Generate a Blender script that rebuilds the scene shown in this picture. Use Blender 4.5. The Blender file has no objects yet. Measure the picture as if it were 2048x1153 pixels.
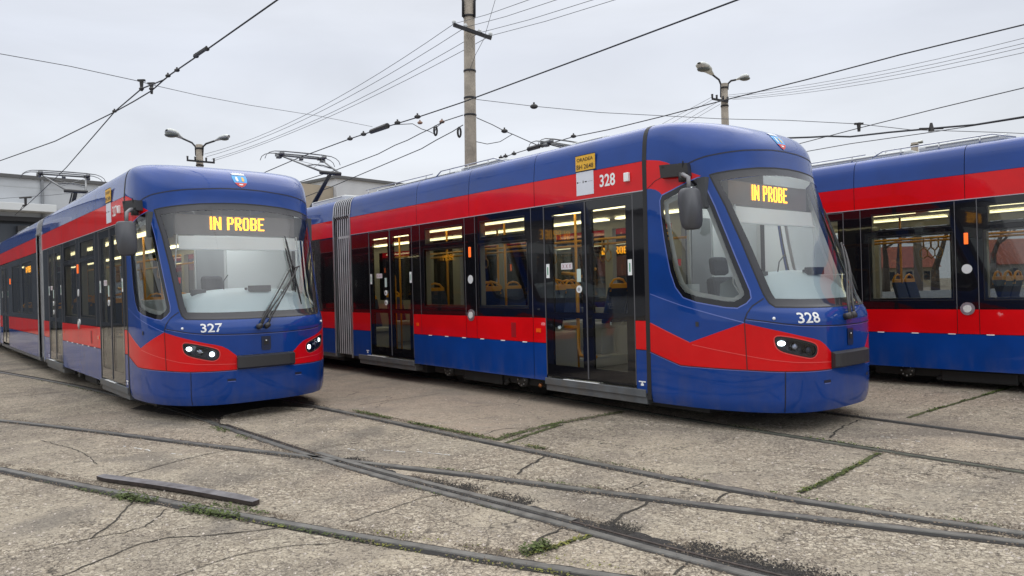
import bpy, bmesh, math, random, bisect
from mathutils import Vector, Matrix, noise
from mathutils.geometry import delaunay_2d_cdt, tessellate_polygon
random.seed(7)
R = math.radians
sc = bpy.context.scene
COL = sc.collection
# ---------------------------------------------------------------- camera
FPX, ROLL, PITCH, CAMH = 1442.35, -0.02877, 0.000618, 1.52
cam = bpy.data.cameras.new('camera'); camo = bpy.data.objects.new('camera', cam); COL.objects.link(camo)
cam.sensor_width = 36; cam.sensor_fit = 'HORIZONTAL'; cam.lens = FPX / 2048 * 36
cam.clip_start = 0.05; cam.clip_end = 2000
_r = Vector((math.cos(ROLL), 0, math.sin(ROLL)))            # image right in world
_u0 = Vector((-math.sin(ROLL), 0, math.cos(ROLL)))
_m = Matrix(((_r.x, _u0.x, 0), (0, 0, -1), (_r.z, _u0.z, 0))).to_4x4()
camo.matrix_world = Matrix.Translation((0, 0, CAMH)) @ Matrix.Rotation(PITCH, 4, 'X') @ _m
sc.camera = camo
# ---------------------------------------------------------------- sky and sun (overcast)
SUN_EL, SUN_ROT = R(58), R(10)
w = bpy.data.worlds.new('World'); sc.world = w; w.use_nodes = True
nt = w.node_tree; nt.nodes.clear(); N = nt.nodes.new; L = nt.links.new
out = N('ShaderNodeOutputWorld'); bg = N('ShaderNodeBackground'); sky = N('ShaderNodeTexSky')
sky.sky_type = 'NISHITA'; sky.sun_disc = False; sky.sun_elevation = SUN_EL; sky.sun_rotation = SUN_ROT
sky.air_density = 2.0; sky.dust_density = 6.0
tc = N('ShaderNodeTexCoord'); sep = N('ShaderNodeSeparateXYZ'); L(tc.outputs['Generated'], sep.inputs[0])
# cloud deck: the same brightness law an overcast sky has (zenith about twice the horizon) with soft streaks
ramp = N('ShaderNodeValToRGB'); L(sep.outputs['Z'], ramp.inputs[0])
e = ramp.color_ramp.elements
e[0].position = 0.0; e[0].color = (8.4, 8.7, 9.1, 1)
e[1].position = 1.0; e[1].color = (22.0, 22.0, 22.2, 1)
for p_, c_ in ((0.12, (8.0, 8.4, 9.0, 1)), (0.3, (7.0, 7.4, 8.3, 1)), (0.40, (7.6, 7.95, 8.7, 1)), (0.58, (16.5, 16.8, 17.4, 1))):
    q_ = ramp.color_ramp.elements.new(p_); q_.color = c_
mp = N('ShaderNodeMapping'); mp.inputs['Scale'].default_value = (1.2, 1.2, 4.5); L(tc.outputs['Generated'], mp.inputs[0])
nz = N('ShaderNodeTexNoise'); nz.inputs['Scale'].default_value = 1.9; nz.inputs['Detail'].default_value = 7; nz.inputs['Distortion'].default_value = .4; L(mp.outputs[0], nz.inputs['Vector'])
mr = N('ShaderNodeMapRange'); mr.inputs[1].default_value = 0.35; mr.inputs[2].default_value = 0.65; mr.inputs[3].default_value = 0.91; mr.inputs[4].default_value = 1.06
L(nz.outputs['Fac'], mr.inputs[0])
mul = N('ShaderNodeVectorMath'); mul.operation = 'SCALE'; L(ramp.outputs[0], mul.inputs[0]); L(mr.outputs[0], mul.inputs['Scale'])
mx = N('ShaderNodeMix'); mx.data_type = 'RGBA'; mx.inputs[0].default_value = 0.95
L(sky.outputs[0], mx.inputs[6]); L(mul.outputs[0], mx.inputs[7])
L(mx.outputs[2], bg.inputs[0]); bg.inputs[1].default_value = 0.1; L(bg.outputs[0], out.inputs[0])
sun = bpy.data.lights.new('sun', 'SUN'); sun.energy = 0.5; sun.angle = R(60); sun.color = (1, .96, .9)
suno = bpy.data.objects.new('sun', sun); COL.objects.link(suno)
suno.rotation_euler = (-(R(90) - SUN_EL), 0, R(-10)); suno.location = (0, -5, 20)
vs = sc.view_settings; vs.view_transform = 'Standard'; vs.look = 'None'; vs.exposure = 0.1; vs.gamma = 1; vs.use_curve_mapping = False
sc.render.engine = 'CYCLES'

# ---------------------------------------------------------------- materials
MATS = {}
def mat(name, col, rough=.5, metal=0., coat=0., emit=None, es=0., bump=None, var=None, spec=None, alpha=None):
    """bump=(scale,strength,dist)  var=(scale,amount,detail)"""
    if name in MATS: return MATS[name]
    m = bpy.data.materials.new(name); m.use_nodes = True; n = m.node_tree; b = n.nodes['Principled BSDF']
    b.inputs['Base Color'].default_value = (*col, 1); b.inputs['Roughness'].default_value = rough; b.inputs['Metallic'].default_value = metal
    if coat: b.inputs['Coat Weight'].default_value = coat; b.inputs['Coat Roughness'].default_value = 0.03
    if coat and spec is None: spec = .1
    if spec is not None: b.inputs['Specular IOR Level'].default_value = spec
    if emit: b.inputs['Emission Color'].default_value = (*emit, 1); b.inputs['Emission Strength'].default_value = es
    t = n.nodes.new('ShaderNodeTexCoord')
    if var:
        z = n.nodes.new('ShaderNodeTexNoise'); z.inputs['Scale'].default_value = var[0]; z.inputs['Detail'].default_value = var[2] if len(var) > 2 else 6
        n.links.new(t.outputs['Object'], z.inputs['Vector'])
        r_ = n.nodes.new('ShaderNodeMapRange'); r_.inputs[1].default_value = .3; r_.inputs[2].default_value = .7; r_.inputs[3].default_value = 1 - var[1]; r_.inputs[4].default_value = 1 + var[1]
        n.links.new(z.outputs['Fac'], r_.inputs[0])
        s_ = n.nodes.new('ShaderNodeVectorMath'); s_.operation = 'SCALE'; s_.inputs[0].default_value = col
        n.links.new(r_.outputs[0], s_.inputs['Scale']); n.links.new(s_.outputs[0], b.inputs['Base Color'])
        q_ = n.nodes.new('ShaderNodeMapRange'); q_.inputs[3].default_value = max(0.02, rough - .1 * min(1, rough * 2)); q_.inputs[4].default_value = min(1, rough + .1)
        n.links.new(z.outputs['Fac'], q_.inputs[0]); n.links.new(q_.outputs[0], b.inputs['Roughness'])
    if bump:
        z = n.nodes.new('ShaderNodeTexNoise'); z.inputs['Scale'].default_value = bump[0]; z.inputs['Detail'].default_value = 5
        n.links.new(t.outputs['Object'], z.inputs['Vector'])
        bp = n.nodes.new('ShaderNodeBump'); bp.inputs['Strength'].default_value = bump[1]; bp.inputs['Distance'].default_value = bump[2]
        n.links.new(z.outputs['Fac'], bp.inputs['Height']); n.links.new(bp.outputs[0], b.inputs['Normal'])
        if coat: n.links.new(bp.outputs[0], b.inputs['Coat Normal'])
    MATS[name] = m; return m
def glass(name, tint, ior=1.5, rough=0.0):
    if name in MATS: return MATS[name]
    m = bpy.data.materials.new(name); m.use_nodes = True; n = m.node_tree; n.nodes.clear()
    o = n.nodes.new('ShaderNodeOutputMaterial'); mi = n.nodes.new('ShaderNodeMixShader'); tr = n.nodes.new('ShaderNodeBsdfTransparent'); gl = n.nodes.new('ShaderNodeBsdfGlossy')
    fr = n.nodes.new('ShaderNodeFresnel'); fr.inputs['IOR'].default_value = ior
    tr.inputs[0].default_value = (*tint, 1); gl.inputs['Roughness'].default_value = rough; gl.inputs[0].default_value = (1, 1, 1, 1)
    n.links.new(fr.outputs[0], mi.inputs[0]); n.links.new(tr.outputs[0], mi.inputs[1]); n.links.new(gl.outputs[0], mi.inputs[2]); n.links.new(mi.outputs[0], o.inputs[0])
    MATS[name] = m; return m
BLUE = mat('blue_paint', (.001, .040, .228), .5, 0, .85, bump=(1.3, .14, .02), var=(2.2, .13, 9))
RED = mat('red_paint', (.62, .001, .004), .5, 0, .6, bump=(1.3, .14, .02), var=(2.2, .10, 9))
GLOSSK = mat('black_glazing_band', (.006, .006, .008), .08, 0, 1.0, bump=(.9, .12, .02))
FRIT = mat('windscreen_frit', (.035, .035, .04), .12, 0, 1.0)
RUBBER = mat('rubber', (.012, .012, .013), .6)
BLACKP = mat('black_plastic', (.03, .03, .032), .45, bump=(60, .2, .002))
MIRRP = mat('mirror_plastic', (.06, .063, .072), .38, var=(6, .12))
UNDER = mat('underframe_black', (.012, .012, .012), .7, var=(5, .4))
SILL = mat('sill_grey', (.11, .12, .13), .45, .3, var=(6, .2))
ALU = mat('aluminium', (.5, .51, .52), .35, .9, var=(8, .1))
BELLOW = mat('bellows_grey', (.42, .43, .45), .5, 0, var=(5, .2))
BELLOWD = mat('bellows_dark', (.02, .02, .022), .7)
LINING = mat('interior_lining', (.38, .385, .375), .5); CABL = mat('cab_lining_pale', (.74, .75, .74), .5)
CEIL = mat('ceiling_white', (.6, .6, .58), .5)
FLOORM = mat('floor_grey', (.10, .10, .105), .6, var=(30, .2))
YEL = mat('yellow_pole', (.80, .36, .02), .35)
SEATB = mat('seat_blue', (.012, .03, .10), .6, var=(40, .3))
SEATG = mat('seat_box_grey', (.50, .51, .50), .5)
BROWN = mat('brown_panel', (.12, .035, .02), .5)
DASH = mat('dashboard_grey', (.66, .77, .80), .45, bump=(90, .1, .001))
BLIND = mat('sun_blind', (.9, .92, .9), .7)
LIGHTS = mat('ceiling_light_strip', (.9, .9, .8), .5, emit=(1, .88, .48), es=3.2)
LAMPW = mat('headlamp_lit', (.9, .95, .9), .2, emit=(.9, 1, .95), es=4)
LAMPC = mat('lamp_reflector', (.6, .6, .62), .25, .9, bump=(80, .8, .004))
LEDY = mat('led_yellow', (.9, .6, .02), .5, emit=(1, .40, .005), es=3.6)
LEDB = mat('led_board', (.02, .018, .02), .35)
LEDO = mat('led_orange', (.9, .3, .02), .5, emit=(1, .42, .02), es=5)
WHITE = mat('white_marking', (.8, .82, .82), .4)
WPANEL = mat('white_sticker', (.66, .69, .76), .35)
GREYL = mat('panel_edge_light', (.42, .42, .46), .35, .2)
PLATEY = mat('yellow_plate', (.75, .42, .03), .4)
INK = mat('black_lettering', (.012, .012, .015), .5)
AMBER = mat('amber_reflector', (.8, .10, .01), .25, coat=1)
ROOFW = mat('roof_equipment_grey', (.55, .57, .56), .5, var=(3, .08))
SEAM = mat('panel_seam_dark', (.006, .008, .03), .5)
SEAMR = mat('panel_seam_red_shadow', (.10, .003, .005), .5)
STEEL = mat('pantograph_steel', (.16, .165, .17), .4, .6, var=(9, .2))
DSTEEL = mat('dark_steel', (.02, .02, .022), .5, .3)
WG = glass('windscreen_glass', (.95, .98, .98), 1.75)
SG = glass('window_glass', (.52, .54, .54), 1.7)
DG = glass('door_glass', (.74, .76, .75), 1.6)
CG = glass('cab_side_glass', (.66, .69, .68), 1.75)
LG = glass('headlight_cover_glass', (.8, .85, .95))

def dusty(m, col=(.13, .115, .095), top=.7, amt=.22):
    n = m.node_tree; b = n.nodes['Principled BSDF']; src = b.inputs['Base Color'].links[0].from_socket; nn = n.nodes.new; ln = n.links.new
    t = nn('ShaderNodeTexCoord'); sp = nn('ShaderNodeSeparateXYZ'); ln(t.outputs['Object'], sp.inputs[0]); r1 = nn('ShaderNodeMapRange'); r1.inputs[1].default_value = top; r1.inputs[2].default_value = .22; r1.inputs[3].default_value = 0; r1.inputs[4].default_value = 1; ln(sp.outputs['Z'], r1.inputs[0])
    mp_ = nn('ShaderNodeMapping'); mp_.inputs['Scale'].default_value = (5, 5, 1.6); ln(t.outputs['Object'], mp_.inputs[0]); z = nn('ShaderNodeTexNoise'); z.inputs['Scale'].default_value = 1.6; z.inputs['Detail'].default_value = 9; ln(mp_.outputs[0], z.inputs['Vector'])
    r2 = nn('ShaderNodeMapRange'); r2.inputs[1].default_value = .42; r2.inputs[2].default_value = .75; r2.inputs[4].default_value = amt; ln(z.outputs['Fac'], r2.inputs[0]); mu = nn('ShaderNodeMath'); mu.operation = 'MULTIPLY'; ln(r1.outputs[0], mu.inputs[0]); ln(r2.outputs[0], mu.inputs[1])
    mx_ = nn('ShaderNodeMix'); mx_.data_type = 'RGBA'; ln(mu.outputs[0], mx_.inputs[0]); ln(src, mx_.inputs[6]); mx_.inputs[7].default_value = (*col, 1); ln(mx_.outputs[2], b.inputs['Base Color'])
dusty(BLUE); dusty(SILL, amt=.8)
# ---------------------------------------------------------------- helpers
class MB:
    def __init__(s): s.v = []; s.f = []
    def quad(s, a, b, c, d): i = len(s.v); s.v += [a, b, c, d]; s.f.append((i, i+1, i+2, i+3)); return s
    def poly(s, pts): i = len(s.v); s.v += list(pts); s.f.append(tuple(range(i, i+len(pts)))); return s
    def box(s, x0, x1, y0, y1, z0, z1):
        i = len(s.v); s.v += [(x, y, z) for x in (x0, x1) for y in (y0, y1) for z in (z0, z1)]
        for f in ((0,1,3,2),(4,6,7,5),(0,4,5,1),(2,3,7,6),(0,2,6,4),(1,5,7,3)): s.f.append(tuple(i+k for k in f))
        return s
    def tube(s, path, r, n=8, cap=True):
        path = [Vector(p) for p in path]; rs = r if isinstance(r, (list, tuple)) else [r]*len(path); base = len(s.v); up = None
        for k, p in enumerate(path):
            d = (path[min(k+1, len(path)-1)] - path[max(k-1, 0)]).normalized()
            if up is None: up = d.orthogonal().normalized()
            up = (up - d*up.dot(d)).normalized(); sd = d.cross(up)
            for j in range(n):
                a = 2*math.pi*j/n; s.v.append(tuple(p + (up*math.cos(a) + sd*math.sin(a))*rs[k]))
        for k in range(len(path)-1):
            for j in range(n): a = base+k*n+j; b = base+k*n+(j+1) % n; s.f.append((a, b, b+n, a+n))
        if cap: s.f.append(tuple(base+j for j in range(n))[::-1]); s.f.append(tuple(base+(len(path)-1)*n+j for j in range(n)))
        return s
    def disc(s, c, nrm, r, h, n=20):
        c = Vector(c); nrm = Vector(nrm).normalized(); return s.tube([c, c+nrm*h], r, n)
    def sphere(s, c, r, n=10, sc_=(1, 1, 1)):
        b = len(s.v)
        for i in range(n+1):
            a = math.pi*i/n
            for j in range(n*2): t = math.pi*j/n; s.v.append((c[0]+r*sc_[0]*math.sin(a)*math.cos(t), c[1]+r*sc_[1]*math.sin(a)*math.sin(t), c[2]+r*sc_[2]*math.cos(a)))
        for i in range(n):
            for j in range(n*2): q = b+i*2*n; s.f.append((q+j, q+(j+1) % (2*n), q+2*n+(j+1) % (2*n), q+2*n+j))
        return s
    def build(s, name, m, parent=None, smooth=False, bevel=0):
        me = bpy.data.meshes.new(name); me.from_pydata([tuple(v) for v in s.v], [], s.f)
        if smooth:
            for p in me.polygons: p.use_smooth = True
        me.materials.append(m); me.validate(); me.update()
        o = bpy.data.objects.new(name, me); COL.objects.link(o)
        if parent: o.parent = parent
        if smooth == 'auto':
            pass
        if bevel:
            b = o.modifiers.new('bevel', 'BEVEL'); b.width = bevel; b.segments = 2; b.limit_method = 'ANGLE'; b.angle_limit = R(40)
        return o
def tag(o, label=None, cat=None, group=None, kind=None):
    if label: o['label'] = label
    if cat: o['category'] = cat
    if group: o['group'] = group
    if kind: o['kind'] = kind
    return o
def empty(name, loc=(0, 0, 0), rot=(0, 0, 0), parent=None):
    o = bpy.data.objects.new(name, None); COL.objects.link(o); o.location = loc; o.rotation_euler = rot; o.empty_display_size = .2
    if parent: o.parent = parent
    return o
KIDS = {}
def copy_tree(o, parent=None, skip=()):
    c = o.copy(); COL.objects.link(c)
    if parent: c.parent = parent
    for ch in list(o.children):
        if ch.name.split('.')[0] not in skip: copy_tree(ch, c, skip)
    return c
def sgnp(v, p): return math.copysign(abs(v)**p, v)
def inpoly(x, y, P):
    r = False; j = len(P)-1
    for i in range(len(P)):
        xi, yi = P[i]; xj, yj = P[j]
        if (yi > y) != (yj > y) and x < (xj-xi)*(y-yi)/(yj-yi)+xi: r = not r
        j = i
    return r
def inset(P, d):
    A = sum(P[i][0]*P[(i+1) % len(P)][1]-P[(i+1) % len(P)][0]*P[i][1] for i in range(len(P))); s = 1 if A > 0 else -1; o = []
    for i in range(len(P)):
        a = Vector(P[i-1]); b = Vector(P[i]); c = Vector(P[(i+1) % len(P)])
        e1 = (b-a).normalized(); e2 = (c-b).normalized(); n1 = Vector((-e1.y, e1.x))*s; n2 = Vector((-e2.y, e2.x))*s
        n_ = (n1+n2); 
        if n_.length < 1e-6: n_ = n1
        n_.normalize(); k = d/max(.4, n_.dot(n1)); o.append(tuple(b+n_*k))
    return o
def dens(P, step, closed=False):
    o = []; n = len(P); rng = n if closed else n-1
    for i in range(rng):
        a = P[i]; b = P[(i+1) % n]; l = math.dist(a, b); k = max(1, int(math.ceil(l/step)))
        for j in range(k): o.append(tuple(a[q]+(b[q]-a[q])*j/k for q in range(len(a))))
    if not closed: o.append(tuple(P[-1]))
    return o
def smoothpoly(P, it=2, closed=True):
    for _ in range(it):
        o = []; n = len(P)
        for i in range(n if closed else n-1):
            a = P[i]; b = P[(i+1) % n]
            o += [tuple(a[q]*.75+b[q]*.25 for q in range(len(a))), tuple(a[q]*.25+b[q]*.75 for q in range(len(a)))]
        if not closed: o = [P[0]]+o+[P[-1]]
        P = o
    return P
def text2d(s, size, sx=1.0, bold=0.0):
    """vertices/faces of a text, lower left corner at the origin, cap height = size"""
    cu = bpy.data.curves.new('t', 'FONT'); cu.body = s; cu.size = 1; cu.offset = bold; cu.resolution_u = 3
    o = bpy.data.objects.new('t', cu); COL.objects.link(o)
    dg = bpy.context.evaluated_depsgraph_get(); me = bpy.data.meshes.new_from_object(o.evaluated_get(dg))
    V = [tuple(v.co) for v in me.vertices]; F = [tuple(p.vertices) for p in me.polygons]
    bpy.data.objects.remove(o); bpy.data.curves.remove(cu); bpy.data.meshes.remove(me)
    x0 = min(v[0] for v in V); y0 = min(v[1] for v in V); y1 = max(v[1] for v in V); k = size/(y1-y0)
    return [((v[0]-x0)*k*sx, (v[1]-y0)*k) for v in V], F
GLY = {'I': ['11','11','11','11','11','11','11','11','11'],
 'N': ['1100011','1110011','1110011','1111011','1101111','1101111','1100111','1100111','1100011'],
 'P': ['111110','110011','110011','110011','111110','110000','110000','110000','110000'],
 'R': ['111110','110011','110011','110011','111110','111100','110110','110011','110011'],
 'O': ['011110','110011','110011','110011','110011','110011','110011','110011','011110'],
 'B': ['111110','110011','110011','110011','111110','110011','110011','110011','111110'],
 'E': ['111111','110000','110000','110000','111110','110000','110000','110000','111111'], ' ': ['000']*9}
def led(s, h, w_=None):
    """lit cells of a dot matrix text -> list of (x0,x1,y0,y1)"""
    o = []; x = 0; rows = 9
    for ch in s:
        g = GLY[ch]
        for r in range(rows):
            for c, b in enumerate(g[r]):
                if b == '1': o.append((x+c, rows-1-r))
        x += len(g[0])+1
    W = x-1; cw = (w_/W) if w_ else h/rows; chh = h/rows
    return [(a*cw, (a+1.0)*cw, b*chh, (b+1.0)*chh) for a, b in o], W*cw
# ---------------------------------------------------------------- tram nose surface (metres, origin under the nose, +Y forward, +X the door side)
N_, M_, YJ = 3.1, 2.5, -1.65
LV = [(0.20,0.035,1.165),(0.25,0.02,1.185),(0.33,0.008,1.197),(0.62,0,1.2),(1.10,0,1.2),(1.20,.03,1.2),(1.26,.075,1.2),(1.6,.215,1.2),(2.0,.375,1.2),(2.4,.53,1.2),(2.70,.64,1.2),(2.82,.665,1.2),(2.92,.68,1.196),(3.0,.705,1.19),(3.08,.755,1.182),(3.17,.85,1.165),(3.24,1.0,1.13),(3.285,1.2,1.06),(3.31,1.4,.93),(3.325,1.6,.7),(3.33,1.645,.35)]
VV = [LV[0][0]]
for i_ in range(1, len(LV)): VV.append(LV[i_][0] if LV[i_][0] <= 2.92 else VV[-1]+math.hypot(LV[i_][0]-LV[i_-1][0], LV[i_][1]-LV[i_-1][1]))
def tab(v, X, Y):
    if v <= X[0]: return Y[0]
    if v >= X[-1]: return Y[-1]
    i = bisect.bisect_right(X, v)-1; i = min(i, len(X)-2); h = X[i+1]-X[i]; t = (v-X[i])/h
    def sl(k):
        if k <= 0: return (Y[1]-Y[0])/(X[1]-X[0])
        if k >= len(X)-1: return (Y[-1]-Y[-2])/(X[-1]-X[-2])
        a = (Y[k]-Y[k-1])/(X[k]-X[k-1]); b = (Y[k+1]-Y[k])/(X[k+1]-X[k])
        return 0 if a*b <= 0 else 2*a*b/(a+b)
    m0 = sl(i)*h; m1 = sl(i+1)*h; t2 = t*t; t3 = t2*t
    return (2*t3-3*t2+1)*Y[i]+(t3-2*t2+t)*m0+(-2*t3+3*t2)*Y[i+1]+(t3-t2)*m1
LZ = [l[0] for l in LV]; LS = [l[1] for l in LV]; LW = [l[2] for l in LV]
def v_of(z): return tab(z, LZ, VV)
def surf(th, v):
    z = tab(v, VV, LZ); s = tab(v, VV, LS); w_ = tab(v, VV, LW); a = YJ; a = -YJ-s
    return Vector((w_*sgnp(math.sin(th), 2/N_), YJ+a*abs(math.cos(th))**(2/M_), z))
_T = [(0., 0.)]; _p = surf(0, .8); _l = 0.
for i_ in range(1, 3001):
    q_ = surf(math.pi/2*i_/3000, .8); _l += math.dist(_p[:2], q_[:2]); _p = q_; _T.append((_l, math.pi/2*i_/3000))
TL = _l; _LL = [a for a, b in _T]
def th_of(t):
    a = min(abs(t), TL); i = min(max(bisect.bisect_left(_LL, a), 1), len(_LL)-1); l0, h0 = _T[i-1]; l1, h1 = _T[i]
    return math.copysign(h0+(h1-h0)*min(1, (a-l0)/(l1-l0)), t)
def PV(t, v): return surf(th_of(t), v)
def PN(t, v):
    e_ = .012; t = max(-TL+.02, min(TL-.02, t)); a = PV(t+e_, v)-PV(t-e_, v); b = PV(t, min(v+e_, VV[-1]))-PV(t, v-e_)
    n = a.cross(b)*-1
    if n.length < 1e-9: return Vector((0, 0, 1))
    n.normalize()
    if n.dot(PV(t, v)-Vector((0, -1.8, 1.5))) < 0: n = -n
    return n
def S3(t, z, off=0.):
    v = v_of(z) if z > 2.92 else z
    return PV(t, v)+PN(t, v)*off
# outlines traced on the nose, (arc position t, height z), door side; mirrored for the other side
SW = [(2.073,2.476),(1.824,2.53),(1.565,2.594),(1.406,2.625),(1.362,2.617),(1.33,2.54),(1.265,2.308),(1.211,1.998),(1.157,1.626),(1.125,1.42),(1.135,1.35),(1.198,1.298),(1.307,1.25),(1.425,1.257),(1.744,1.312),(1.903,1.363),(1.992,1.476),(2.047,1.65),(2.093,1.967),(2.125,2.286),(2.12,2.42)]
WSR = [(0,2.745),(.25,2.738),(.543,2.72),(.779,2.697),(.953,2.679),(1.129,2.660),(1.235,2.644),(1.22,2.60),(1.131,2.303),(1.064,1.923),(1.026,1.595),(1.000,1.39),(.974,1.30),(.93,1.257),(.658,1.246),(.419,1.241),(.2,1.24),(0,1.24)]
WS = WSR+[(-a, b) for a, b in WSR[-2:0:-1]]
SEAMP = [(0,2.945),(.271,2.937),(.494,2.919),(.692,2.905),(.91,2.882),(1.085,2.862),(1.27,2.841),(1.42,2.812),(1.543,2.782),(1.674,2.753),(1.76,2.735)]
REDTOP = [(TL,1.084),(1.875,.887),(1.285,1.100),(1.266,1.096),(1.088,1.052),(.912,1.010),(.727,.963),(.60,.935),(.526,.913),(.459,.872),(.365,.79)]
REDBOT = [(TL,.766),(1.99,.642),(1.9,.638),(1.263,.628),(1.038,.620),(.903,.616),(.668,.615),(.365,.617)]
RB = REDTOP+REDBOT[::-1]
SWOOSH = [(TL,2.887),(2.246,2.875),(2.077,2.855),(1.931,2.824),(1.808,2.782),(1.70,2.742),(1.55,2.70),(1.36,2.64),(1.406,2.632),(1.565,2.600),(1.824,2.536),(2.073,2.482),(2.116,2.515),(2.195,2.546),(2.3,2.565),(TL,2.567)]
HL = smoothpoly([(1.008,.938),(.99,.968),(.955,.975),(.853,.961),(.728,.932),(.604,.897),(.559,.865),(.553,.807),(.577,.759),(.631,.737),(.699,.749),(.857,.787),(.94,.813),(.99,.855)], 1)
def curve_at(P, a):
    Q = sorted(P)
    if a <= Q[0][0]: return Q[0][1]
    for i in range(len(Q)-1):
        if a <= Q[i+1][0]: return Q[i][1]+(Q[i+1][1]-Q[i][1])*(a-Q[i][0])/max(1e-9, Q[i+1][0]-Q[i][0])
    return Q[-1][1]
WSI = inset(WS, .085); SWI = inset(SW, .065)
HLI = HL
def zt(P): return [(a, v_of(b) if b > 2.92 else b) for a, b in P]
def mir(P): return [(-a, b) for a, b in P]
def build_nose_regions():
    lines = []                                   # (points, closed)
    for P in (WS, WSI): lines.append((dens(P, .05, True), True))
    for f_ in (lambda P: P, mir):
        for P in (SW, SWI, HL): lines.append((dens(f_(P), .04, True), True))
        lines.append((dens(f_(REDTOP), .05), False)); lines.append((dens(f_(REDBOT), .05), False)); lines.append((dens(f_([(.365, .79), (.365, .617)]), .05), False))
        lines.append((dens(f_(SWOOSH), .05), False)); lines.append((dens(f_(SEAMP), .05), False))
    lines.append((dens([(-.365, .79), (.365, .79)], .05), False)); lines.append((dens([(-.365, .617), (.365, .617)], .05), False))
    v1 = VV[-1]; lines.append((dens([(-TL, .2), (TL, .2), (TL, v1), (-TL, v1)], .05, True), True))
    V = []; E = []; key = {}
    def add(p):
        k = (round(p[0]*2000), round(p[1]*2000))
        if k not in key: key[k] = len(V); V.append(Vector((p[0], p[1])))
        return key[k]
    for P, cl in lines:
        P = [(a, v_of(b) if b > 2.92 and abs(b-v1) > 1e-6 else b) for a, b in P] if P[0][1] != .2 else P
        I = [add(p) for p in P]
        for a, b in zip(I, I[1:]+([I[0]] if cl else [])):
            if a != b: E.append((a, b))
    g = .045; y = .2+g
    while y < v1-g*.5:
        n = int(2*TL/g)
        for i in range(1, n): add((-TL+2*TL*i/n+(0.2*g if int(y/g) % 2 else 0), y))
        y += g
    vs_, es_, fs_, *_ = delaunay_2d_cdt(V, E, [], 0, 1e-5)
    reg = {}
    for f in fs_:
        cx = sum(vs_[i].x for i in f)/len(f); cy = sum(vs_[i].y for i in f)/len(f); a = abs(cx)
        zc = tab(cy, VV, LZ) if cy > 2.92 else cy
        if inpoly(cx, cy, WS): r = 'ws' if inpoly(cx, cy, WSI) else 'wsb'
        elif inpoly(a, cy, SW): s_ = 'R' if cx > 0 else 'L'; r = ('sw' if inpoly(a, cy, SWI) else 'swb')+s_
        elif inpoly(a, cy, HL): r = 'hole'
        elif inpoly(a, cy, RB): r = 'red'+('R' if cx > 0 else 'L')
        elif inpoly(a, zc, SWOOSH): r = 'sws'+('R' if cx > 0 else 'L')
        elif zc < curve_at(REDBOT, a) and not (a < .365 and zc > .617): r = 'skirt'
        elif a < .365 and .617 < zc < .79: r = 'hole'
        elif a < 1.76 and zc > curve_at(SEAMP, a) or a >= 1.76 and zc > 2.735: r = 'dome'
        else: r = 'body'
        reg.setdefault(r, []).append(tuple(f))
    return vs_, reg
def region_obj(name, vs_, faces, m, parent, off=0., smooth=True):
    idx = {}; V = []; F = []; NR = []
    for f in faces:
        t = []
        for i in f:
            if i not in idx: idx[i] = len(V); n = PN(vs_[i].x, vs_[i].y); V.append(PV(vs_[i].x, vs_[i].y)+n*off); NR.append(n)
            t.append(idx[i])
        a, b, c = (V[q] for q in t[:3]); nn = (b-a).cross(c-a); cn = NR[t[0]]
        if nn.dot(cn) < 0: t = t[::-1]
        F.append(tuple(t))
    me = bpy.data.meshes.new(name); me.from_pydata([tuple(v) for v in V], [], F)
    for p in me.polygons: p.use_smooth = True
    me.materials.append(m); me.update(); me.normals_split_custom_set_from_vertices([tuple(n) for n in NR])
    o = bpy.data.objects.new(name, me); COL.objects.link(o); o.parent = parent; return o
def strip(P, w_, m, parent, name, off=.0025, closed=False):
    """thin ribbon following the nose surface"""
    P = dens(P, .04, closed); P = P+[P[0]] if closed else P
    pts = [S3(a, b, off) for a, b in P]; nr = [PN(a, v_of(b) if b > 2.92 else b) for a, b in P]; mb = MB(); pr = None
    for i, p in enumerate(pts):
        d = (pts[min(i+1, len(pts)-1)]-pts[max(i-1, 0)]); d = d.normalized() if d.length > 1e-9 else Vector((1, 0, 0)); sd = d.cross(nr[i]).normalized()*w_/2
        cur = (p-sd, p+sd)
        if pr: mb.quad(pr[0], pr[1], cur[1], cur[0])
        pr = cur
    return mb.build(name, m, parent, smooth=True)
def surf_poly(P, m, parent, name, off=.004, step=.03):
    """a flat decal polygon wrapped on the nose"""
    B = dens(P, step, True); V = [Vector(p) for p in B]; E = [(i, (i+1) % len(V)) for i in range(len(V))]
    x0 = min(p[0] for p in B); x1 = max(p[0] for p in B); y0 = min(p[1] for p in B); y1 = max(p[1] for p in B); y = y0+step
    while y < y1:
        x = x0+step
        while x < x1:
            if inpoly(x, y, P): V.append(Vector((x, y)))
            x += step
        y += step
    vs_, _, fs_, *_ = delaunay_2d_cdt(V, E, [], 0, 1e-6)
    F = [f for f in fs_ if inpoly(sum(vs_[i].x for i in f)/3, sum(vs_[i].y for i in f)/3, P)]
    vz = [Vector((v.x, v_of(v.y) if v.y > 2.92 else v.y)) for v in vs_]
    return region_obj(name, vz, F, m, parent, off)

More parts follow.
